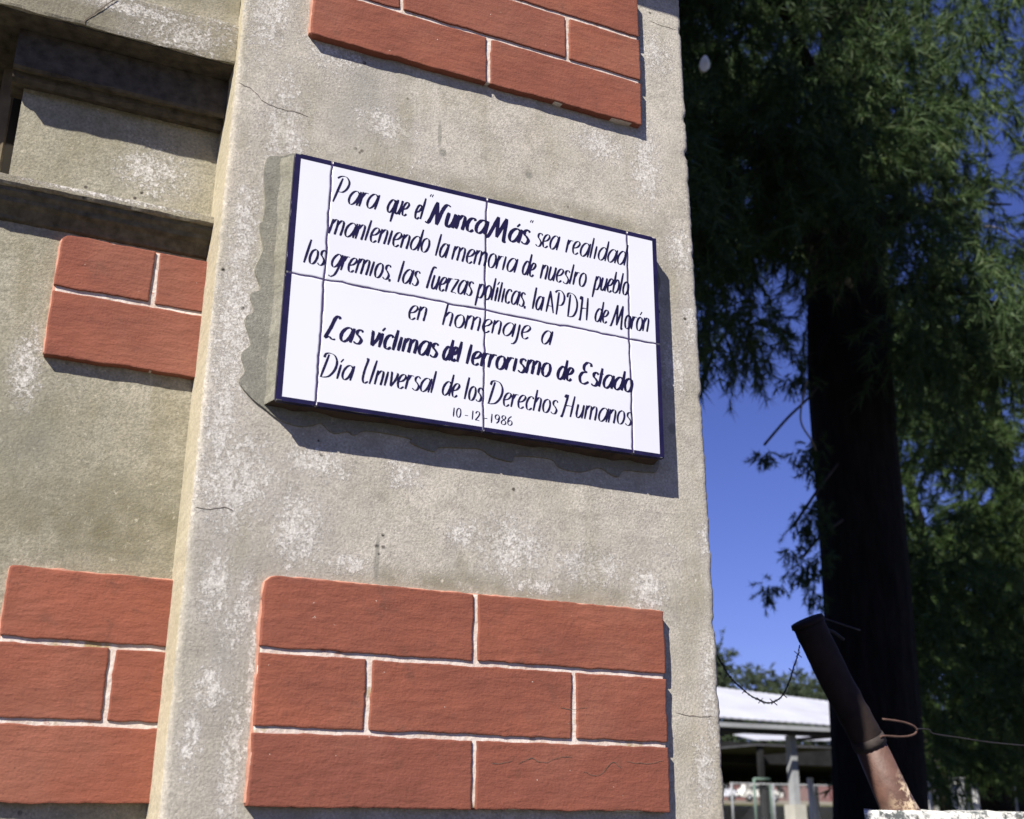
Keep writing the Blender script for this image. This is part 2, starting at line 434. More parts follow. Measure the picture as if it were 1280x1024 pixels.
# ---------------------------------------------------------------- brick panels
def rrect(x0, x1, z0, z1, corners, seed):
    # outline with hand-made irregularity; corners = radii (bl, br, tr, tl)
    P = []
    cs = [((x0, z0), math.pi, corners[0]), ((x1, z0), 1.5 * math.pi, corners[1]), ((x1, z1), 0, corners[2]), ((x0, z1), .5 * math.pi, corners[3])]
    sg = [(1, 1), (-1, 1), (-1, -1), (1, -1)]
    keys = []
    for (c, a0, r), s in zip(cs, sg):
        r = max(r, .0006)
        cc = (c[0] + s[0] * r, c[1] + s[1] * r)
        arc = [(cc[0] + r * math.cos(a0 + .5 * math.pi * k / 3), cc[1] + r * math.sin(a0 + .5 * math.pi * k / 3)) for k in range(4)]
        keys.append(arc)
    for i in range(4):
        P += keys[i]
        a = keys[i][-1]; b = keys[(i + 1) % 4][0]
        L = math.hypot(b[0] - a[0], b[1] - a[1]); n = max(2, int(L / .006))
        for k in range(1, n):
            P.append((a[0] + (b[0] - a[0]) * k / n, a[1] + (b[1] - a[1]) * k / n))
    out = []
    for (x, z) in P:
        out.append((x + noise.noise(Vector((x * 24, seed + 3, z * 24))) * .0012 + noise.noise(Vector((x * 60, seed, z * 60))) * .0010 + noise.noise(Vector((x * 190, seed, z * 190))) * .0008, z + noise.noise(Vector((x * 24, seed + 13, z * 24))) * .0012 + noise.noise(Vector((x * 60, seed + 9, z * 60))) * .0010 + noise.noise(Vector((x * 190, seed + 9, z * 190))) * .0008))
    return out

def slab(name, x0, x1, z0, z1, yf, yb, corners, mat, parent, bev=.0012, seed=0.0, lab=None):
    R = rrect(x0, x1, Z + z0, Z + z1, corners, seed)
    cx, cz = (x0 + x1) / 2, Z + (z0 + z1) / 2
    n = len(R)
    V = [(x, yb, z) for x, z in R] + [(x, yf + bev, z) for x, z in R]
    V += [(x - bev * (1 if x > cx else -1) * min(1, abs(x - cx) / .01), yf + .35 * bev, z - bev * .5 * (1 if z > cz else -1)) for x, z in R]
    V += [(x - 2.4 * bev * (1 if x > cx else -1), yf, z - 2 * bev * (1 if z > cz else -1)) for x, z in R]
    F = []
    for k in range(3):
        for i in range(n):
            j = (i + 1) % n
            F.append((k * n + i, k * n + j, (k + 1) * n + j, (k + 1) * n + i))
    F.append(tuple(3 * n + i for i in range(n)))
    F.append(tuple(range(n - 1, -1, -1)))
    o = mesh(name, V, F, mat, parent)
    if lab: o['label'] = lab
    return o

G = .0060
def brick_panel(label, x0, x1, zs, cuts, yw, proud, tl=0, tr=0, bl=0):
    """zs: course boundaries bottom to top; cuts: per course the vertical joints"""
    p = empty('brick_panel', facade)
    p['label'] = label
    yf = yw - proud
    slab('mortar', x0 + .0012, x1 - .0012, zs[0] + .0012, zs[-1] - .0004, yf + .0025, yw + .02, (bl, 0, tr, tl), M_mortar, p, .0008, zs[0])
    slab('worn_edge', x0 - .0012, x1 - .002, zs[0] + .003, zs[-1] + .0014, yf + .0040, yw + .015, (.001, 0, tr, tl), M_pinkedge, p, .0012, zs[0] + 3)
    for r in range(len(zs) - 1):
        lo = zs[r] + (G / 2 if r else 0); hi = zs[r + 1] - (G / 2 if r < len(zs) - 2 else 0)
        xs = [x0] + cuts[r] + [x1]
        for k in range(len(xs) - 1):
            a = xs[k] + (G / 2 if k else 0); b = xs[k + 1] - (G / 2 if k < len(xs) - 2 else 0)
            top = r == len(zs) - 2
            cr = (bl if (r == 0 and k == 0) else .0012, .0012, tr if (top and k == len(xs) - 2) else .0012, tl if (top and k == 0) else .0012)
            slab('brick', a, b, lo, hi, yf + random.uniform(-.0004, .0004), yw + .01, cr, M_brick, p, .0008, a * 7 + lo * 13)
    return p
brick_panel('large painted brick panel below the tiled plaque', .2517, .7218, [.0098, .0814, .1577, .2324], [[.485], [.3663, .6027], [.484]], 0.0, .0112, .012)
brick_panel('large painted brick panel above the tiled plaque', .2540, .7157, [.8937, .9644, 1.0357, 1.1070], [[.4874], [.3663, .6027], [.4874]], 0.0, .0112, .01, 0, .004)
brick_panel('small painted brick panel under the ledge', .0143, .1760, [.4640, .5415, .6075], [[], [.1175]], YB, .0108, .010)
brick_panel('painted brick panel at the lower left', .0143, .1760, [.0118, .0864, .1632, .2352], [[], [.1215], []], YB, .0108, .003)
for pts in ([(.535, .056), (.55, .062), (.565, .058), (.585, .064), (.60, .065)], [(.612, .050), (.632, .046), (.648, .060), (.66, .055)], [(.665, .062), (.69, .060), (.715, .064)], [(.505, .055), (.515, .056), (.528, .059)], [(.62, .118), (.60, .115), (.585, .116)]):
    crack(pts, -.0116, .0004)

# ---------------------------------------------------------------- the tiled plaque
plaque = empty('memorial_plaque')
tag(plaque, 'white ceramic tile plaque with navy border and hand painted Spanish text on the pillar', 'plaque')
TX = [.2448, .2872, .4815, .6773, .7200]
TZ = [.4158, .5647, .7142]
YT = -.0272

# mortar bed: bevelled block, widest at the wall on the left
def ring(x0, x1, z0, z1, y, n=40, j=.0, s=0):
    P = []
    for k in range(n): P.append((x0 + (x1 - x0) * k / n, z0))
    for k in range(n): P.append((x1, z0 + (z1 - z0) * k / n))
    for k in range(n): P.append((x1 - (x1 - x0) * k / n, z1))
    for k in range(n): P.append((x0, z1 - (z1 - z0) * k / n))
    return [(a + noise.noise(Vector((a * 40, s, b * 40))) * j, y, Z + b + noise.noise(Vector((a * 40, s + 5, b * 40))) * j) for a, b in P]
r1 = ring(TX[0] - .0006, TX[-1] - .001, TZ[0] + .0015, TZ[-1] + .0016, YT + .0060, j=.0010, s=1)
r0 = ring(TX[0] - .003, TX[-1] + .001, TZ[0] - .003, TZ[-1] + .004, .004, j=.005, s=2)
r0 = [(x - (.005 + .009 * max(0, min(1, (z - Z - TZ[0]) / .3))) * (1 if x < TX[0] + .004 else 0), y, z) for x, y, z in r0]
n = len(r0)
F = [(i, (i + 1) % n, n + (i + 1) % n, n + i) for i in range(n)] + [tuple(n + i for i in range(n))]
mb = mesh('mortar_bed', r0 + r1, F, [M_bed, simple('brown_bed_sides', (.060, .042, .030), .95, .35, 40)], plaque, False)
mb.data.polygons.foreach_set('material_index', [1 if i < 80 else 0 for i in range(n)] + [0])  # bottom and right sides of the bed are dark brown

# thin smear of mortar on the old render, with a scalloped edge
def smear(name, cx, cz, rx, rz, seed, y=-.0030, parent=plaque):
    R = []
    for k in range(36):
        a = 2 * math.pi * k / 36
        s = 1 + noise.noise(Vector((math.cos(a) * 2.2, seed, math.sin(a) * 2.2))) * .55
        R.append((cx + rx * s * math.cos(a), cz + rz * s * math.sin(a)))
    m = len(R)
    V = [(x, .004, Z + z) for x, z in R] + [(cx + (x - cx) * .93, y, Z + cz + (z - cz) * .93) for x, z in R]
    F = [(i, (i + 1) % m, m + (i + 1) % m, m + i) for i in range(m)] + [tuple(m + i for i in range(m))]
    return mesh(name, V, F, M_smear, parent, False)
SM = []
scal = [(.214, .628), (.220, .604), (.2165, .590), (.212, .572), (.2185, .549), (.2085, .541), (.2140, .522), (.2065, .508), (.2125, .482), (.2045, .470), (.2120, .452), (.2075, .436), (.2200, .420)]
pts = [(.232, .722), (.216, .716), (.214, .69), (.218, .66), (.217, .635)]
for i, q in enumerate(scal): pts.append((q[0] + random.uniform(0, .004), q[1] + random.uniform(-.002, .002)))
pts += [(.236, .412), (.252, .402), (.275, .397), (.292, .401), (.30, .404), (.314, .395), (.33, .399), (.338, .396), (.352, .403), (.40, .402), (.405, .396), (.43, .390), (.438, .396), (.462, .399), (.49, .401), (.505, .394), (.53, .391), (.536, .399), (.58, .401), (.592, .392), (.62, .390), (.645, .399), (.66, .393), (.672, .391), (.68, .400), (.71, .402), (.728, .408), (.729, .45), (.727, .55), (.732, .625), (.738, .65), (.742, .668), (.736, .688), (.727, .702), (.723, .716), (.716, .7175), (.70, .7165)]
pts += [(.62, .7168), (.50, .7172), (.42, .7178), (.38, .719), (.345, .7215), (.32, .721), (.30, .725), (.275, .729), (.25, .731)]
R = catmull([(a, 0, b) for a, b in pts] + [(pts[0][0], 0, pts[0][1])], 4)[:-1]
m = len(R); cx, cz = .48, .56
V = [(p.x, .004, Z + p.z) for p in R] + [(p.x + (.0012 if p.x < cx else -.0012), -.0030, Z + p.z + (.001 if p.z < cz else -.001)) for p in R]
F = [(i, (i + 1) % m, m + (i + 1) % m, m + i) for i in range(m)] + [tuple(m + i for i in range(m))]
bm_obj = mesh('mortar_smear', V, F, M_smear, plaque, False)

tile_me = {}
def rim(V, F, pts):
    k = len(V); V += pts; F.append((k, k + 1, k + 2, k + 3))
def tile(ix, iz):
    x0, x1, z0, z1 = TX[ix], TX[ix + 1], TZ[iz], TZ[iz + 1]
    g = .0009
    a, b = x0 + (g if ix else 0), x1 - (g if ix < 3 else 0)
    c, d = z0 + (g if iz else 0), z1 - (g if iz == 0 else 0)
    yo = 0.0
    o = slab('ceramic_tile', a, b, c, d, YT + yo, YT + .007, (.0008,) * 4, M_glaze, plaque, .0007, 0)
    # painted navy margin along the outer sides
    y = YT + yo - .00005
    q = []
    wl, wr, wt, wb = .0056, .0052, .0052, .0040
    if ix == 0: q.append((a - .0010, a + wl, c + .0003, d - .0003))
    if ix == 3: q.append((b - wr, b + .0010, c + .0003, d - .0003))
    xa = a + (wl if ix == 0 else .0003); xb = b - (wr if ix == 3 else .0003)
    if iz == 1: q.append((xa, xb, d - wt, d + .0008))
    else: q.append((xa, xb, c - .0008, c + wb))
    V, F = [], []
    for (p0, p1, r0_, r1_) in q:
        k = len(V)
        V += [(p0, y, Z + r0_), (p1, y, Z + r0_), (p1, y, Z + r1_), (p0, y, Z + r1_)]
        F.append((k, k + 1, k + 2, k + 3))
    ya, yb_ = y + .0012, YT + .0066
    if ix == 0: rim(V, F, [(a - .0012, ya, Z + c), (a - .0012, yb_, Z + c), (a - .0012, yb_, Z + d), (a - .0012, ya, Z + d)])
    if ix == 3: rim(V, F, [(b + .0012, ya, Z + c), (b + .0012, yb_, Z + c), (b + .0012, yb_, Z + d), (b + .0012, ya, Z + d)])
    if iz == 0: rim(V, F, [(a, ya, Z + c - .0012), (b, ya, Z + c - .0012), (b, yb_, Z + c - .0012), (a, yb_, Z + c - .0012)])
    mesh('painted_border', V, F, M_navy, o)
for iz in (0, 1):
    for ix in range(4): tile(ix, iz)
boxes('grout', [(TX[0] + .002, TX[-1] - .002, YT + .0005, YT + .0075, Z + TZ[0] + .002, Z + TZ[-1] - .002)], M_grout, plaque)

# brush lettering: every stroke is a broad-nib ribbon
GL = {
 'a': (.72, [[(.60, .84), (.44, 1.0), (.24, .92), (.08, .60), (.07, .22), (.22, .0), (.42, .14), (.56, .50), (.61, .82)], [(.66, 1.02), (.60, .0)]]),
 'b': (.62, [[(.08, 1.55), (.05, .05)], [(.06, .12), (.24, 0), (.46, .2), (.52, .62), (.40, .98), (.22, .9), (.08, .6)]]),
 'c': (.54, [[(.48, .84), (.36, 1.0), (.16, .88), (.05, .48), (.12, .1), (.28, .0), (.46, .16)]]),
 'd': (.70, [[(.56, .84), (.42, 1.0), (.24, .92), (.08, .60), (.07, .22), (.22, .0), (.42, .14), (.54, .50), (.57, .82)], [(.62, 1.55), (.58, .0)]]),
 'e': (.56, [[(.10, .44), (.34, .56), (.48, .82), (.36, 1.0), (.16, .88), (.05, .48), (.12, .1), (.28, .0), (.46, .16)]]),
 'f': (.36, [[(.44, 1.46), (.32, 1.56), (.18, 1.36), (.10, .6), (.06, .0)]]),
 'g': (.70, [[(.58, .84), (.42, 1.0), (.24, .92), (.08, .62), (.07, .30), (.22, .10), (.42, .24), (.54, .56), (.59, .84)], [(.63, 1.0), (.57, .2), (.44, -.34), (.20, -.54), (.04, -.46)]]),
 'h': (.62, [[(.10, 1.55), (.05, 0)], [(.08, .62), (.26, .98), (.44, .92), (.46, .5), (.43, 0)]]),
 'i': (.30, [[(.12, 1.0), (.08, 0)]]),
 'j': (.34, [[(.20, 1.0), (.16, -.1), (.04, -.46), (-.12, -.52)]]),
 'l': (.30, [[(.12, 1.55), (.07, 0)]]),
 'm': (.95, [[(.08, 1.0), (.05, 0)], [(.08, .68), (.24, .98), (.40, .92), (.42, .5), (.40, 0)], [(.42, .68), (.60, .98), (.76, .92), (.79, .5), (.76, 0)]]),
 'n': (.60, [[(.08, 1.0), (.05, 0)], [(.08, .66), (.26, .98), (.43, .92), (.45, .5), (.42, 0)]]),
 'o': (.60, [[(.30, 1.0), (.12, .84), (.05, .46), (.13, .1), (.28, .0), (.44, .14), (.52, .52), (.45, .88), (.30, 1.0)]]),
 'p': (.62, [[(.09, 1.0), (.02, -.58)], [(.08, .62), (.26, .98), (.44, .94), (.52, .58), (.42, .14), (.24, .0), (.06, .14)]]),
 'q': (.70, [[(.58, .84), (.42, 1.0), (.24, .92), (.08, .60), (.07, .26), (.22, .04), (.42, .18), (.54, .50), (.59, .82)], [(.63, 1.0), (.56, -.58)]]),
 'r': (.44, [[(.08, 1.0), (.05, 0)], [(.08, .62), (.22, .94), (.42, .96)]]),
 's': (.50, [[(.43, .86), (.30, 1.0), (.14, .90), (.14, .68), (.30, .50), (.42, .30), (.36, .06), (.20, .0), (.03, .12)]]),
 't': (.30, [[(.13, 1.45), (.07, 0)]]),
 'u': (.60, [[(.08, 1.0), (.05, .3), (.14, .02), (.32, .14), (.44, .5), (.48, 1.0)], [(.48, 1.0), (.45, 0)]]),
 'v': (.52, [[(.0, 1.0), (.07, .94), (.16, .04)], [(.16, .04), (.38, .5), (.46, .92), (.36, 1.0)]]),
 'z': (.52, [[(.06, .94), (.44, .98)], [(.44, .98), (.04, .04)], [(.04, .04), (.28, .06), (.46, .0)]]),
 ',': (.20, [[(.06, .08), (.06, -.12)]]),
 'P': (.86, [[(.20, 1.62), (.0, -.04)], [(-.12, 1.56), (.10, 1.74), (.42, 1.74), (.66, 1.42), (.62, 1.0), (.42, .72), (.18, .68)]]),
 'A': (.74, [[(.34, 1.50), (.0, 0)], [(.34, 1.50), (.60, 0)], [(.10, .45), (.52, .45)]]),
 'D': (.95, [[(.20, 1.58), (.02, .04)], [(-.06, 1.34), (.0, 1.60), (.24, 1.68), (.56, 1.56), (.78, 1.16), (.76, .62), (.52, .16), (.22, .02), (-.06, .02)]]),
 'U': (.80, [[(.0, 1.60), (.12, 1.62), (.04, .9), (.04, .28), (.18, .0), (.40, .14)], [(.66, 1.64), (.52, 0)]]),
 'H': (.90, [[(.20, 1.60), (.0, .05), (-.12, .0)], [(.0, 1.40), (.08, 1.60), (.26, 1.60)], [(.66, 1.60), (.56, 0)], [(.02, .74), (.30, .82), (.62, .80)]]),
 'M': (1.14, [[(-.12, .0), (.02, .08), (.20, .8), (.38, 1.62)], [(.38, 1.62), (.48, .12)], [(.48, .12), (.84, 1.62)], [(.84, 1.62), (.90, 0), (.98, .02)]]),
 'N': (.98, [[(-.16, .06), (.0, .02), (.12, .4), (.30, 1.62)], [(.30, 1.62), (.50, .0)], [(.50, .0), (.66, 1.1), (.84, 1.56), (1.08, 1.50)]]),
 'L': (.70, [[(.52, 1.50), (.42, 1.68), (.26, 1.52), (.14, .8), (-.04, .02)], [(-.04, .02), (.16, .14), (.34, .0), (.52, .02)]]),
 'E': (.76, [[(.66, 1.36), (.58, 1.58), (.36, 1.62), (.18, 1.36), (.22, 1.04), (.44, .90)], [(.44, .90), (.14, .82), (.0, .48), (.10, .10), (.34, .0), (.62, .20)]]),
 '0': (.64, [[(.30, 1.0), (.12, .84), (.06, .5), (.13, .12), (.30, .0), (.46, .14), (.52, .5), (.45, .88), (.30, 1.0)]]),
 '1': (.40, [[(.14, 1.02), (.14, 0)]]),
 '2': (.62, [[(.06, .76), (.18, .98), (.38, .98), (.48, .76), (.34, .42), (.06, .04)], [(.06, .04), (.30, .06), (.52, .02)]]),
 '9': (.62, [[(.46, .70), (.34, .46), (.16, .50), (.07, .74), (.16, .96), (.34, .98), (.47, .74), (.42, .3), (.22, .0)]]),
 '8': (.62, [[(.28, .54), (.12, .70), (.14, .92), (.30, 1.0), (.44, .90), (.42, .68), (.28, .54), (.10, .34), (.10, .10), (.28, .0), (.46, .10), (.48, .34), (.28, .54)]]),
 '6': (.62, [[(.40, 1.0), (.16, .74), (.07, .36), (.14, .06), (.32, .0), (.47, .16), (.46, .40), (.30, .52), (.10, .36)]]),
 '-': (.40, [[(.02, .0), (.38, .0)]]),
 '"': (.40, [[(.06, .30), (.0, .05), (.08, .0)], [(.26, .30), (.20, .05), (.28, .0)]]),
}
ACC = {'á': 'a', 'í': 'i', 'ó': 'o'}
WORDS = [
('Para',0.2905,0.6635,0.3420,0.6656,0),
('que',0.3547,0.6644,0.3809,0.6660,0),
('el',0.3890,0.6647,0.4003,0.6663,0),
('Nunca',0.4055,0.6622,0.4805,0.6640,1),
('Más',0.4827,0.6602,0.5371,0.6638,1),
('sea',0.5469,0.6638,0.5784,0.6653,0),
('realidad',0.5888,0.6643,0.6744,0.6644,0),
('manteniendo',0.2884,0.6220,0.4088,0.6244,0),
('la',0.4169,0.6220,0.4320,0.6222,0),
('memoria',0.4376,0.6213,0.5212,0.6224,0),
('de',0.5287,0.6218,0.5459,0.6211,0),
('nuestro',0.5535,0.6206,0.6163,0.6228,0),
('pueblo',0.6275,0.6218,0.6768,0.6241,0),
('los',0.2623,0.5801,0.2860,0.5813,0),
('gremios,',0.2929,0.5798,0.3655,0.5791,0),
('las',0.3723,0.5785,0.3976,0.5787,0),
('fuerzas',0.4074,0.5777,0.4646,0.5800,0),
('políticas,',0.4707,0.5792,0.5353,0.5796,0),
('la',0.5428,0.5789,0.5567,0.5785,0),
('APDH',0.5621,0.5780,0.6234,0.5776,0),
('de',0.6279,0.5784,0.6465,0.5787,0),
('Morón',0.6499,0.5761,0.7043,0.5788,0),
('en',0.3866,0.5352,0.4089,0.5365,0),
('homenaje',0.4286,0.5363,0.5397,0.5387,0),
('a',0.5545,0.5362,0.5684,0.5360,0),
('Las',0.2924,0.4946,0.3330,0.4939,1),
('víctimas',0.3431,0.4948,0.4235,0.4940,1),
('del',0.4299,0.4928,0.4515,0.4936,1),
('terrorismo',0.4591,0.4929,0.5669,0.4952,1),
('de',0.5757,0.4947,0.5965,0.4946,1),
('Estado',0.6046,0.4934,0.6774,0.4928,1),
('Día',0.2896,0.4480,0.3244,0.4507,0),
('Universal',0.3354,0.4497,0.4205,0.4513,0),
('de',0.4302,0.4505,0.4506,0.4504,0),
('los',0.4575,0.4495,0.4792,0.4501,0),
('Derechos',0.4868,0.4488,0.5744,0.4491,0),
('Humanos',0.5817,0.4482,0.6750,0.4501,0),
('10',0.4440,0.4268,0.4546,0.4270,2),
('-',0.4589,0.4305,0.4629,0.4305,2),
('12',0.4669,0.4269,0.4777,0.4269,2),
('-',0.4826,0.4302,0.4866,0.4302,2),
('1986',0.4903,0.4256,0.5187,0.4269,2),
]
LINE_OF = [.665, .622, .579, .536, .494, .450, .4265]
words = []
sk = [0]
def stroke(dst, pts, ox, oz, sx, sz, slant, wmax, wmin):
    P = catmull([(a, 0, b) for a, b in pts], 7)
    P = [Vector((ox + (p.x + slant * p.z) * sx if False else ox + (p.x - .04) * sx + slant * p.z * sz, 0, oz + p.z * sz)) for p in P]
    V, F = dst[0], dst[1]
    sk[0] = (sk[0] + 1) % 11
    y0 = YT - .00007 - sk[0] * .000009
    base = len(V)
    L = len(P)
    for i, p in enumerate(P):
        d = (P[min(i + 1, L - 1)] - P[max(i - 1, 0)])
        if d.length < 1e-9: d = Vector((1, 0, 0))
        d.normalize()
        ang = abs(d.dot(Vector((.22, 0, .975))))
        w = wmin + (wmax - wmin) * ang ** 1.6
        w *= 1 + .16 * noise.noise(Vector((p.x * 400, 3, p.z * 400)))
        if i == 0 or i == L - 1: w *= .72
        n_ = Vector((-d.z, 0, d.x))
        y = y0 - i * .0000002
        V += [(p.x + n_.x * w / 2, y, Z + p.z + n_.z * w / 2), (p.x - n_.x * w / 2, y, Z + p.z - n_.z * w / 2)]
    for i in range(L - 1):
        F.append((base + 2 * i, base + 2 * i + 1, base + 2 * i + 3, base + 2 * i + 2))
for (word, x0, z0, x1, z1, bold) in WORDS:
    words.append(([], [], bold))
    dst = words[-1]
    li = min(range(7), key=lambda k: abs(LINE_OF[k] - (z0 + z1) / 2))
    if word == '-': li = 6
    xh = [.0192, .0192, .0188, .0176, .0172, .0172, .0108][li]
    slant = .19 if li in (0, 1, 2) else .17
    if li == 6: slant = 0.06
    if li == 2 and x0 > .46: slant = .16
    if word == 'APDH': slant = .03
    wmax, wmin = {0: (.0029, .00072), 1: (.0042, .0016), 2: (.0018, .0007)}[bold]
    if word in ('Nunca', 'Más'): wmax, wmin = .0048, .0017
    xadv = [GL[ACC.get(c, c)][0] for c in word]
    if word == 'APDH': xadv = [a + .12 for a in xadv]
    # leave the slanted overhang of the last letter inside the word box
    over = slant * xh * .32
    tot = sum(xadv) - .08
    sx = max((x1 - x0 - over) / tot, .3 * xh)
    if word[0] in 'PDLMNHUE': x0 += .0012
    cx = 0
    for c, adv in zip(word, xadv):
        ox = x0 + cx * sx; oz = z0 + (z1 - z0) * (cx / tot)
        oz = LINE_OF[li] * .35 + oz * .65 if li != 6 else (LINE_OF[6] + (.0042 if word == '-' else 0))
        oz += random.uniform(-.0003, .0003)
        k = xh * random.uniform(.97, 1.03)
        for s in GL[ACC.get(c, c)][1]:
            stroke(dst, s, ox, oz, sx, k, slant, wmax, wmin)
        if c == 't' and word == 'Estado':
            stroke(dst, [(-.02, .98), (.26, 1.02)], ox, oz, sx, k, slant, wmax * .5, wmin * .8)
        if c in ACC:
            dx = {'a': .36, 'i': .06, 'o': .24}[ACC[c]]
            stroke(dst, [(dx, 1.15), (dx + .14, 1.40)], ox, oz, sx, k, slant, wmax * .6, wmin)
        cx += adv
for (qx, qz) in ((.4085, .6985), (.5405, .6950)):
    for s in GL['"'][1]: stroke(words[3 if qx < .5 else 4], s, qx, qz, .0125, .0125, .24, .0013, .0005)
for V, F, b in words: mesh('lettering', V, F, M_navy, plaque)

# ================================================================ behind the pillar
rng = np.random.default_rng(3)
BARB = [[1.336,0.52,1.849],[1.329,0.52,1.829],[1.319,0.52,1.81],[1.31,0.52,1.789],[1.292,0.52,1.761],[1.277,0.52,1.75],[1.26,0.52,1.745],[1.247,0.52,1.747],[1.224,0.52,1.755],[1.202,0.52,1.769],[1.184,0.52,1.783],[1.168,0.52,1.804],[1.133,0.52,1.859]]
LOOP = [[1.473,0.49,1.693],[1.483,0.49,1.696],[1.523,0.49,1.696],[1.549,0.49,1.7],[1.56,0.49,1.708],[1.552,0.49,1.716],[1.526,0.49,1.722],[1.483,0.49,1.725]]
LOOP2 = [[1.56,0.49,1.711],[1.588,0.49,1.711],[1.599,0.49,1.704],[1.661,0.49,1.699],[1.739,0.49,1.693],[1.86,0.49,1.689]]
TOPW = [[1.363,0.52,1.901],[1.381,0.52,1.904],[1.415,0.52,1.898],[1.477,0.52,1.886]]
TOPW2 = [[1.382,0.52,1.877],[1.395,0.52,1.882],[1.413,0.52,1.879],[1.437,0.52,1.866]]
